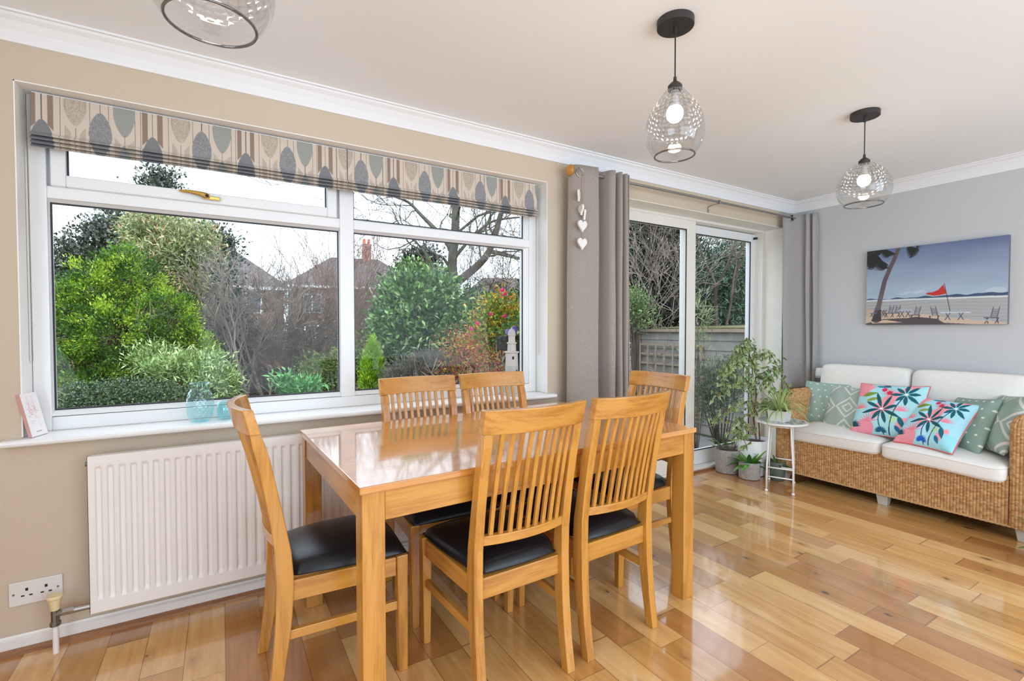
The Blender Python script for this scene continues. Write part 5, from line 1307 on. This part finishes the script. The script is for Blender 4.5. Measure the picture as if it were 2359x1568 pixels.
# weathered fence panels
M['fence'] = plain('weathered_grey_boards', (0.27, 0.25, 0.225), 0.9, var=0.45, vs=7, bump=0.5, bs=25)
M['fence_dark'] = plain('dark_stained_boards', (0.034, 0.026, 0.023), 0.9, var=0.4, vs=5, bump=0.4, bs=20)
M['fence_brown'] = plain('tan_fence_rail', (0.30, 0.235, 0.165), 0.9, var=0.3, vs=7)
def fence(label, p, q, z0, z1, mat, rail, group=None, nb=11):
    p = Vector((p[0], p[1], 0)); q = Vector((q[0], q[1], 0)); L = (q-p).length; yaw = math.atan2(q.y-p.y, q.x-p.x)
    f = tag(empty('garden_fence', (p.x, p.y, z0), yaw), label, 'fence', group); H = z1-z0
    m = MB(); hb = H/nb
    for i in range(nb):
        z = i*hb; wob = 0.004*math.sin(i*2.1)
        m.add([(0.03, -0.004, z), (L-0.03, -0.004, z+wob), (L-0.03, 0.018, z), (0.03, 0.018, z), (0.03, 0.010, z+hb*1.12), (L-0.03, 0.010, z+hb*1.12+wob), (L-0.03, 0.018, z+hb*1.12), (0.03, 0.018, z+hb*1.12)],
              [(0, 3, 2, 1), (4, 5, 6, 7), (0, 1, 5, 4), (1, 2, 6, 5), (2, 3, 7, 6), (3, 0, 4, 7)])
    m.build('lap_boards', mat, f)
    nb_ = max(2, int(L/0.62)+1)
    for i in range(nb_):
        x = 0.03+(L-0.06)*i/(nb_-1); MB().box((x-0.02, -0.045, 0), (x+0.02, -0.010, H)).build('batten', rail if i in (0, nb_-1) else mat, f)
    MB().box((0, -0.05, H-0.01), (L, 0.03, H+0.03)).build('capping_rail', rail, f)
    return f
fence('weathered lap fence panel without trellis, seen through the right patio door pane', (5.42, 0.90), (5.42, -0.95), -0.15, 1.20, M['fence'], M['fence_brown'], 'grey fence panels outside the patio door')
fence('weathered lap fence panel behind the trellis, seen through the patio door', (5.42, 2.72), (5.42, 0.92), -0.15, 1.20, M['fence'], M['fence_brown'], 'grey fence panels outside the patio door')
o = tag(MB().box((5.37, 2.73, -0.15), (5.47, 2.83, 1.20)).build('fence_post', M['fence'], bevel=0.005), 'square timber post at the far end of the grey fence', 'post')
tr = tag(empty('trellis', (5.365, 2.09, 0)), 'square wooden trellis fixed to the grey fence', 'trellis')
m = MB()
for i in range(8): y = -0.53+i*0.152; m.box((-0.02, y-0.011, 0.02), (-0.006, y+0.011, 1.03))
for i in range(8): z = 0.06+i*0.135; m.box((-0.006, -0.56, z-0.011), (0.006, 0.56, z+0.011))
m.build('lattice', M['fence_brown'], tr)
fz = -1.32; f1 = at(470, 880, 11.3); f2 = at(665, 880, 10.6); f3 = at(860, 880, 10.3)
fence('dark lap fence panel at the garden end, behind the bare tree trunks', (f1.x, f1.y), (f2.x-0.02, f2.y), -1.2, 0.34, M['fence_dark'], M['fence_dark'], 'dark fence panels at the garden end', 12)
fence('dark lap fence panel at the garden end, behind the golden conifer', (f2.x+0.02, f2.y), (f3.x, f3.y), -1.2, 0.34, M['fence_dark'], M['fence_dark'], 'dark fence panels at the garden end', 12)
# shed roof beyond the fence
sh = at(1668, 752, 6.6)
s_ = tag(empty('shed', (7.6, 1.9, -0.15)), 'shed with a mossy felt roof showing over the grey fence', 'shed')
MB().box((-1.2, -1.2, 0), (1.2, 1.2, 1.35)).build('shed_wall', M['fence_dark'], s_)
mo = plain('moss_covered_felt', (0.13, 0.12, 0.045), 0.95, var=0.6, vs=9, bump=0.8, bs=20)
m = MB().add([(-1.35, -1.35, 1.36), (1.35, -1.35, 1.46), (1.35, 1.35, 1.46), (-1.35, 1.35, 1.36), (-1.35, -1.35, 1.40), (1.35, -1.35, 1.50), (1.35, 1.35, 1.50), (-1.35, 1.35, 1.40)], [(0, 3, 2, 1), (4, 5, 6, 7), (0, 1, 5, 4), (1, 2, 6, 5), (2, 3, 7, 6), (3, 0, 4, 7)]); m.build('shed_roof', mo, s_)

def plant(name, label, cat, trunk_base, blobs, n, L, W, palette, seed, mat='leaf', stem=None, group=None, clump=34, up=0.35, csig=None, stem_r=0.03, shell=0.35, out=0.8):
    b = Vector(trunk_base); e = tag(empty(name, b), label, cat, group); bo = np.array(b)
    V, F, C = foliage(blobs, n, L, W, palette, seed, clump, csig, up, shell, out)
    raw('foliage', V-bo, F, M[mat], e, col=C)
    rs = random.Random(seed); segs = []
    for c, rad_ in blobs:
        for k in range(5):
            tgt = c+Vector((rs.uniform(-1, 1)*rad_[0]*0.35, rs.uniform(-1, 1)*rad_[1]*0.35, rs.uniform(-0.6, 0.4)*rad_[2])); p0 = b.copy(); N_ = 6; midp = (p0+tgt)/2+Vector((0, 0, 0.12*(tgt-p0).length))+Vector((rs.gauss(0, 0.05), rs.gauss(0, 0.05), 0)); last = p0
            for i in range(1, N_+1):
                t_ = i/N_; q = p0*(1-t_)**2+midp*2*t_*(1-t_)+tgt*t_*t_; segs.append((last, q, stem_r*(1-0.8*(i-1)/N_), stem_r*(1-0.8*i/N_))); last = q
    V, F = tubes_arr(segs, 5); raw('stem', V-bo, F, M[stem or 'twig'], e)
    return e
def root(px, d):
    p = at(px, 757, d); return (p.x, p.y, ground_z(p.y)-0.02)
HOLLY = [(58, 70, 54), (76, 90, 70), (100, 112, 94), (44, 56, 44), (134, 144, 130)]
GOLD = [(44, 84, 20), (66, 112, 24), (104, 148, 28), (142, 176, 38), (172, 196, 58)]
PALE = [(140, 156, 104), (168, 178, 124), (190, 192, 142), (112, 134, 80), (214, 190, 140)]
LAUREL = [(66, 104, 40), (92, 134, 52), (118, 152, 78), (44, 78, 34), (150, 174, 118)]
plant('holly_tree', 'tall dark holly tree with pale sky behind it, at the back left of the garden', 'tree', root(250, 9.5),
      [pxblob(170, 640, 9.2, 70, 80), pxblob(215, 580, 9.3, 60, 60), pxblob(335, 560, 9.5, 85, 95), pxblob(440, 580, 9.4, 70, 65), pxblob(300, 660, 9.3, 120, 80), pxblob(505, 590, 9.6, 30, 50), pxblob(365, 470, 9.5, 42, 60), pxblob(368, 410, 9.5, 22, 34), pxblob(160, 740, 9.2, 60, 90), pxblob(270, 550, 9.4, 50, 50), pxblob(480, 560, 9.4, 40, 40)], 36000, 0.075, 0.045, HOLLY, 21, 'leaf_gloss', clump=18, stem_r=0.06, csig=0.14)
plant('conifer_shrub', 'large yellow-green conifer shrub filling the left of the window', 'shrub', root(240, 6.2),
      [pxblob(235, 660, 6.0, 70, 75), pxblob(300, 640, 6.1, 60, 75), pxblob(180, 740, 5.9, 55, 85), pxblob(270, 770, 5.8, 90, 80), pxblob(380, 740, 6.1, 70, 70), pxblob(430, 810, 6.1, 60, 55), pxblob(330, 860, 5.9, 80, 50), pxblob(190, 850, 5.8, 60, 60), pxblob(295, 590, 6.2, 28, 36), pxblob(170, 860, 5.8, 40, 50), pxblob(250, 880, 5.8, 60, 40)], 50000, 0.040, 0.016, GOLD, 22, clump=90, up=0.55, csig=0.052, stem_r=0.04, shell=0.25, out=1.0)
plant('variegated_tree', 'pale variegated evergreen tree rising above the yellow-green conifer', 'tree', root(390, 7.4),
      [pxblob(370, 560, 7.2, 60, 60), pxblob(410, 620, 7.2, 65, 70), pxblob(345, 520, 7.3, 45, 40), pxblob(450, 560, 7.3, 42, 50), pxblob(380, 690, 7.2, 50, 40), pxblob(430, 690, 7.3, 35, 40)], 15000, 0.075, 0.024, PALE, 23, clump=24, csig=0.10, stem_r=0.035, up=0.1)
plant('rhododendron', 'pale green rhododendron shrub left of the glass vase', 'shrub', root(420, 5.7),
      [pxblob(420, 850, 5.5, 60, 35), pxblob(480, 880, 5.4, 55, 42), pxblob(360, 830, 5.6, 50, 35), pxblob(470, 835, 5.5, 40, 22), pxblob(515, 890, 5.5, 26, 34)], 6500, 0.060, 0.018, [(140, 170, 100), (172, 196, 128), (112, 146, 78), (192, 208, 144)], 24, clump=22, csig=0.06, stem_r=0.02)
plant('clipped_hedge', 'low rounded dark green hedge below the window, lower left', 'hedge', root(290, 4.8),
      [pxblob(200, 925, 4.7, 55, 40, 60), pxblob(290, 918, 4.7, 90, 40, 70), pxblob(385, 930, 4.7, 60, 40, 60)], 16000, 0.026, 0.014, [(52, 78, 48), (74, 100, 66), (94, 118, 84), (44, 64, 42), (120, 134, 84)], 25, 'leaf_gloss', clump=14, csig=0.045, stem_r=0.012)
plant('ivy_thicket', 'dark ivy covered thicket between the conifer and the bare tree', 'shrub', root(520, 9.0),
      [pxblob(500, 700, 8.8, 60, 80), pxblob(530, 790, 8.8, 60, 70), pxblob(470, 640, 9.0, 40, 50), pxblob(500, 850, 8.6, 70, 40)], 11000, 0.065, 0.045, [(26, 42, 30), (36, 54, 36), (48, 66, 48), (60, 74, 60)], 26, 'leaf_gloss', clump=20, csig=0.12, stem_r=0.04)
plant('laurel_shrub', 'glossy green laurel shrub in the middle of the right pane', 'shrub', root(965, 7.0),
      [pxblob(965, 720, 6.8, 85, 70), pxblob(930, 680, 6.8, 50, 55), pxblob(1010, 690, 6.9, 50, 55), pxblob(960, 650, 6.9, 35, 40), pxblob(960, 790, 6.7, 60, 40), pxblob(900, 750, 6.8, 32, 60), pxblob(1040, 740, 6.8, 34, 45), pxblob(905, 830, 6.7, 40, 30)], 15000, 0.085, 0.032, LAUREL, 27, 'leaf_gloss', clump=20, csig=0.09, stem_r=0.03, up=0.5)
plant('golden_conifer', 'small bright lime green cone shaped conifer seen through the right pane', 'shrub', root(858, 5.0),
      [pxblob(857, 880, 4.9, 33, 26), pxblob(857, 855, 4.9, 29, 24), pxblob(858, 832, 4.9, 21, 22), pxblob(859, 810, 4.9, 13, 20), pxblob(860, 792, 4.9, 4.5, 16), pxblob(860, 780, 4.9, 1.5, 12)], 16000, 0.026, 0.006, [(120, 170, 20), (152, 196, 34), (98, 146, 18), (178, 212, 60)], 28, clump=40, up=1.6, csig=0.016, stem_r=0.012, shell=0.4)
plant('camellia', 'tall yellow leaved shrub with pink flowers at the right of the window', 'shrub', root(1140, 5.4),
      [pxblob(1150, 700, 5.2, 24, 34), pxblob(1130, 750, 5.2, 40, 34), pxblob(1170, 740, 5.3, 34, 60), pxblob(1110, 720, 5.3, 14, 34), pxblob(1110, 790, 5.2, 34, 30)], 4200, 0.045, 0.022, [(132, 158, 40), (168, 180, 52), (104, 134, 42), (206, 178, 50), (200, 120, 46), (90, 120, 54)], 29, clump=12, csig=0.06, stem_r=0.012)
plant('berry_shrub', 'low tangled shrub with red and yellow leaves at the right of the window', 'shrub', root(1080, 4.9),
      [pxblob(1080, 830, 4.8, 70, 30), pxblob(1110, 850, 4.7, 60, 30), pxblob(1040, 860, 4.7, 40, 25), pxblob(1060, 790, 4.8, 45, 30)], 2600, 0.030, 0.014, [(178, 72, 48), (204, 150, 40), (150, 60, 44), (120, 130, 56), (196, 96, 74), (166, 150, 60)], 30, clump=7, csig=0.07, stem_r=0.008)
plant('lavender_bush', 'grey twiggy lavender bush beyond the window side chairs', 'shrub', root(970, 5.0),
      [pxblob(960, 850, 4.9, 60, 26), pxblob(1010, 835, 4.9, 40, 24), pxblob(920, 868, 4.8, 40, 20)], 9000, 0.050, 0.005, [(104, 104, 96), (126, 128, 120), (88, 92, 80), (134, 120, 104)], 31, 'leaf', clump=20, up=1.0, csig=0.05, stem_r=0.006)
plant('privet_shrub', 'mid green small leaved shrub at the bottom right of the left pane', 'shrub', root(755, 6.4),
      [pxblob(750, 870, 6.2, 42, 45), pxblob(785, 850, 6.2, 30, 50), pxblob(820, 840, 6.2, 26, 50), pxblob(720, 850, 6.4, 30, 30)], 9000, 0.034, 0.016, [(84, 108, 46), (106, 126, 56), (66, 90, 42), (134, 140, 70)], 32, clump=18, csig=0.07, stem_r=0.01)
plant('young_laurel', 'small fresh green leafy shrub low in front of the dark fence', 'shrub', root(690, 5.2),
      [pxblob(700, 895, 5.1, 34, 14), pxblob(658, 880, 5.1, 18, 16)], 700, 0.075, 0.026, [(96, 160, 84), (124, 182, 108), (78, 136, 66)], 33, 'leaf_gloss', clump=10, csig=0.05, stem_r=0.008)
plant('far_conifer', 'dark conifer far behind the laurel shrub', 'tree', root(965, 19), [pxblob(965, 640, 18.5, 45, 50), pxblob(960, 600, 18.5, 24, 26), pxblob(985, 605, 18.5, 14, 24)], 9000, 0.16, 0.06, [(34, 50, 38), (46, 62, 46), (28, 40, 32)], 34, clump=30, up=0.9, csig=0.2, stem_r=0.1)
plant('hedge_bank', 'olive and brown hedge bank behind the bare shrubs', 'hedge', root(820, 12.5), [pxblob(700, 800, 12.4, 90, 50), pxblob(850, 800, 12.4, 90, 55), pxblob(820, 730, 12.6, 60, 45), pxblob(1120, 760, 12.4, 130, 60), pxblob(1000, 800, 12.3, 90, 50), pxblob(600, 790, 12.6, 60, 40), pxblob(1290, 740, 12.0, 90, 80), pxblob(1400, 730, 11.6, 80, 90)], 24000, 0.10, 0.05, [(104, 96, 60), (124, 108, 78), (84, 88, 46), (110, 84, 66), (78, 72, 54)], 35, clump=24, csig=0.25, stem_r=0.03)
plant('evergreen_bank', 'dark green evergreen at the far right behind the flowering shrub', 'shrub', root(1100, 8.2), [pxblob(1095, 730, 8.0, 36, 60), pxblob(1215, 720, 8.0, 60, 70)], 6000, 0.07, 0.035, [(46, 66, 40), (62, 84, 50), (80, 100, 60)], 36, clump=20, csig=0.13, stem_r=0.02)
# flowers on the camellia
cm = bpy.data.objects['camellia']
for (x, y) in ((1157, 668), (1163, 678), (1086, 757), (1075, 772), (1163, 728), (1130, 724), (1100, 745), (1150, 790)):
    q = at(x, y, 5.0); rsn = np.random.default_rng(x); n = 16; D = unit(rsn.normal(size=(n, 3))); col = np.tile(srgb((224, 60, 130)), (n, 1)); V, F, C = quads_arr(np.tile(np.array(q-cm.location), (n, 1)), D, unit(rsn.normal(size=(n, 3))), np.full(n, 0.028), np.full(n, 0.022), col)
    raw('flower', V, F, M['leaf'], cm, col=C)
# bare trees
def bare(name, label, base, dirs, L, r, lev, seed, mat, cat='tree', nchild=3, group=None, sides=4, **kw):
    e = tag(empty(name, base), label, cat, group); rs = random.Random(seed); segs = []
    for d in dirs: grow(segs, base, d, L, r, lev, rs, nchild, **kw)
    V, F = tubes_arr(segs, sides, min(r*0.5, 0.0034)); raw('branches', V-np.array(base), F, M[mat], e, smooth=True)
    return e
b0 = root(615, 7.6)
bare('bare_tree', 'multi stemmed bare tree with fine twigs in the left pane', b0, [(-0.12, 0, 1), (0.02, 0.1, 1), (-0.3, -0.1, 0.9)], 0.88, 0.045, 6, 5, 'twig_pale', nchild=3, sides=3, spread=0.75, up=0.10, shrink=0.76, wig=0.10, steps=3, taper=0.72)
bare('bare_tree', 'twisted dark bare tree right of the multi stemmed one', root(690, 8.4), [(0.25, 0, 1), (-0.25, 0.1, 1), (0.5, 0, 0.8)], 0.86, 0.04, 6, 8, 'twig', nchild=3, sides=3, spread=0.8, up=0.12, shrink=0.76, wig=0.14, steps=3, taper=0.72)
bare('bare_shrub', 'reddish brown bare shrub at the left of the right pane', root(835, 9.2), [(0.1, 0, 1), (-0.3, 0, 1), (0.35, 0.1, 1), (0, -0.2, 1)], 1.25, 0.03, 5, 12, 'twig_red', 'shrub', nchild=3, sides=3, spread=0.65, up=0.12, shrink=0.76, wig=0.12, steps=3, taper=0.72)
bare('bare_shrub', 'reddish brown bare shrub behind the multi stemmed tree', root(760, 10.5), [(0.1, 0, 1), (-0.4, 0, 1), (0.4, 0.1, 1)], 1.4, 0.03, 4, 14, 'twig_red', 'shrub', nchild=3, sides=3, spread=0.65, up=0.1, shrink=0.76, wig=0.12, steps=3, taper=0.72)
bare('bare_shrub', 'grey brown bare shrub behind the berry shrub', root(1120, 9.5), [(0.1, 0, 1), (-0.4, 0, 1), (0.5, 0.1, 1), (0.2, 0, 1)], 1.4, 0.03, 5, 17, 'twig', 'shrub', nchild=3, sides=3, spread=0.7, up=0.1, shrink=0.76, wig=0.14, steps=3, taper=0.72)
bare('bare_shrub', 'arching thin twigs low over the berry shrub', root(1060, 4.9), [(-0.5, 0, 1), (0.5, 0, 0.9), (0.1, -0.3, 1), (-0.2, 0.2, 1)], 0.5, 0.008, 4, 19, 'twig_pale', 'shrub', nchild=3, sides=3, spread=0.9, up=0.05, shrink=0.78, wig=0.16, steps=3, taper=0.7)
# large tree with a thick forked trunk
bt = tag(empty('large_bare_tree', root(1040, 12.0)), 'large bare tree with a thick mossy forked trunk in the right pane', 'tree'); bo = Vector(bt.location); segs = []; rs = random.Random(31)
def limb(pts, r0, r1, kids=5, L=1.3, lev=3):
    P = smooth_path([tuple(at(*q)) for q in pts], 16)
    for i in range(15):
        ra, rb = r0+(r1-r0)*i/15, r0+(r1-r0)*(i+1)/15; segs.append((Vector(P[i]), Vector(P[i+1]), ra, rb))
    for k in range(kids):
        i = rs.randrange(5, 15); d = Vector(P[i]-P[i-1]).normalized(); v = Vector((rs.gauss(0, 1), rs.gauss(0, 0.7), rs.gauss(0.3, 1))); v = (v-d*v.dot(d)).normalized()
        grow(segs, P[i], d*0.6+v, L*rs.uniform(0.7, 1.2), (r0+(r1-r0)*i/15)*0.35, lev, rs, 3, 0.7, 0.08, 0.72, 0.22, 4, 0.6)
limb([(1045, 900, 12), (1044, 760, 12), (1044, 660, 12), (1042, 600, 12), (1048, 540, 12), (1050, 470, 12), (1045, 400, 12)], 0.145, 0.085, 6)
limb([(1046, 655, 12), (1085, 625, 11.9), (1120, 590, 11.8), (1140, 545, 11.8), (1155, 490, 11.8), (1185, 440, 11.8)], 0.11, 0.05, 7)
limb([(1046, 590, 12), (1028, 555, 12), (1000, 525, 12.1), (970, 495, 12.2), (940, 465, 12.2), (900, 450, 12.2)], 0.075, 0.03, 8)
limb([(1050, 590, 12), (1075, 560, 12), (1105, 530, 12), (1140, 508, 12), (1200, 500, 12)], 0.05, 0.02, 7)
limb([(1130, 580, 11.8), (1170, 590, 11.7), (1215, 600, 11.7)], 0.045, 0.02, 5)
limb([(1046, 640, 12), (1015, 625, 12), (985, 640, 12)], 0.04, 0.015, 4, 0.8, 2)
limb([(1050, 700, 12), (1090, 665, 11.9), (1150, 650, 11.8)], 0.04, 0.015, 5, 0.9, 2)
V, F = tubes_arr(segs, 6, 0.005); raw('branches', V-np.array(bo), F, M['bark_grey'], bt, smooth=True)
# hanging trough with pansies at the right end of the window
ht = tag(empty('flower_trough', at(1180, 800, 3.75)), 'dark trough of purple and white pansies outside the right end of the window', 'planter')
m = MB().box((-0.10, -0.08, -0.02), (0.16, 0.08, 0.09)); m.build('trough', M['fence_dark'], ht, bevel=0.01)
V, F, C = foliage([(Vector((0.03, -0.01, 0.11)), (0.13, 0.09, 0.045))], 700, 0.026, 0.014, [(60, 110, 50), (80, 130, 60)], 41, 10); raw('foliage', V, F, M['leaf'], ht, col=C)
for k, (x, z, c) in enumerate(((-0.09, 0.12, (150, 128, 200)), (-0.03, 0.145, (120, 100, 190)), (0.01, 0.12, (240, 236, 220)), (0.10, 0.13, (100, 80, 170)), (-0.05, 0.10, (160, 140, 210)), (0.05, 0.15, (236, 220, 150)))):
    m = MB()
    for a in range(5):
        an = a*1.256; cx_, cz_ = x+0.012*math.cos(an), z+0.012*math.sin(an)
        m.prism([(cx_+0.013*math.cos(q_), cz_+0.013*math.sin(q_)) for q_ in np.linspace(0, 2*PI, 11)[:-1]], 1, -0.092-0.002*a, -0.086)
    m.build('flower', plain('pansy_petals', tuple(float(v) for v in srgb(c)), 0.7), ht, smooth=True)
post = tag(MB().box((-0.03, -0.03, 0), (0.03, 0.03, 1.35)).build('trough_post', M['fence_dark']), 'dark post carrying the flower trough', 'post'); q = at(1190, 800, 3.75); post.location = (q.x, q.y, q.z-1.372)
# door side: conifers, eucalyptus, bare branches, olive bush, planter
plant('dark_conifer', 'dark conifer towering behind the grey fence, left door pane', 'tree', root(1500, 10.0),
      [pxblob(1490, 560, 9.6, 60, 60), pxblob(1560, 600, 9.8, 60, 70), pxblob(1500, 650, 9.6, 60, 60), pxblob(1430, 600, 9.6, 60, 90), pxblob(1600, 690, 9.8, 70, 60), pxblob(1500, 730, 9.7, 90, 40), pxblob(1530, 500, 9.8, 90, 40)], 26000, 0.10, 0.035, [(46, 58, 44), (62, 74, 54), (80, 88, 68), (36, 44, 36), (96, 94, 78)], 51, clump=26, up=0.0, csig=0.16, stem_r=0.08)
plant('eucalyptus', 'blue green eucalyptus tree behind the fence, right door pane', 'tree', root(1700, 9.0),
      [pxblob(1690, 640, 8.6, 70, 60), pxblob(1720, 570, 8.6, 50, 50), pxblob(1650, 700, 8.6, 60, 45), pxblob(1760, 680, 8.6, 60, 80), pxblob(1640, 600, 8.8, 35, 40), pxblob(1700, 730, 8.6, 80, 30), pxblob(1620, 660, 8.8, 40, 50)], 26000, 0.095, 0.018, [(84, 110, 92), (104, 132, 112), (66, 90, 76), (124, 146, 128), (70, 96, 64)], 52, clump=22, up=-0.2, csig=0.14, stem_r=0.05)
bare('bare_shrub', 'pale bare branches arching over the fence, left door pane', root(1470, 7.8), [(0.3, 0, 1), (0.7, 0, 0.9), (0.0, -0.1, 1), (-0.3, 0, 1)], 1.15, 0.022, 5, 61, 'twig_pale', 'shrub', nchild=3, sides=3, spread=0.7, up=0.04, shrink=0.76, wig=0.12, steps=3, taper=0.75)
bare('bare_tree', 'leaning bare tree seen high in the right door pane', root(1650, 8.0), [(-0.1, 0, 1), (0.3, 0.1, 1)], 1.75, 0.055, 5, 66, 'twig', nchild=3, sides=3, spread=0.6, up=0.1, shrink=0.74, wig=0.12, steps=3, taper=0.7)
plant('garden_shrub', 'bright green shrub tops behind the fence post', 'shrub', root(1470, 7.4), [pxblob(1470, 720, 7.2, 34, 40), pxblob(1450, 690, 7.2, 30, 30)], 2600, 0.05, 0.02, [(110, 136, 78), (134, 156, 98), (88, 112, 62)], 53, clump=16, csig=0.09)
ob = at(1660, 1010, 5.15)
plant('olive_bush', 'silvery olive bush growing before the grey fence', 'shrub', (ob.x, ob.y, -0.15), [pxblob(1655, 880, 5.1, 40, 50), pxblob(1640, 930, 5.05, 36, 40), pxblob(1690, 880, 5.1, 30, 50), pxblob(1618, 890, 5.1, 20, 40)], 5200, 0.050, 0.009, [(112, 132, 104), (134, 152, 124), (90, 110, 84), (150, 160, 134)], 54, clump=16, up=0.8, csig=0.06, stem_r=0.008)
plant('bamboo', 'thin upright willow like stems just outside the patio door', 'shrub', (at(1604, 1000, 4.9).x, at(1604, 1000, 4.9).y, -0.15), [pxblob(1612, 710, 4.9, 16, 40), pxblob(1606, 800, 4.9, 16, 60)], 300, 0.085, 0.012, [(150, 164, 110), (176, 184, 136), (120, 140, 90)], 55, clump=5, up=1.0, csig=0.04, stem_r=0.005)
pp = at(1640, 1018, 4.62)
tp = tag(empty('round_planter', (pp.x+0.02, pp.y+0.08, -0.15)), 'round blue grey planter bowl on the patio outside the door', 'planter')
o = MB().lathe([(0.115, 0), (0.150, 0.01), (0.165, 0.13), (0.165, 0.14), (0.150, 0.14), (0.145, 0.07), (0.02, 0.07)], n=40).build('bowl', plain('blue_grey_glaze', (0.16, 0.20, 0.22), 0.35), tp); smooth_auto(o, 50)
pp = at(1603, 1015, 4.75)
gp = tag(empty('garden_pot', (pp.x-0.03, pp.y+0.03, -0.15)), 'dark garden pot beside the round planter outside the door', 'planter')
o = MB().lathe([(0.07, 0), (0.075, 0.01), (0.10, 0.16), (0.10, 0.17), (0.09, 0.17), (0.085, 0.12), (0.02, 0.12)], n=32).build('pot', M['pot_dark'], gp); smooth_auto(o, 50)
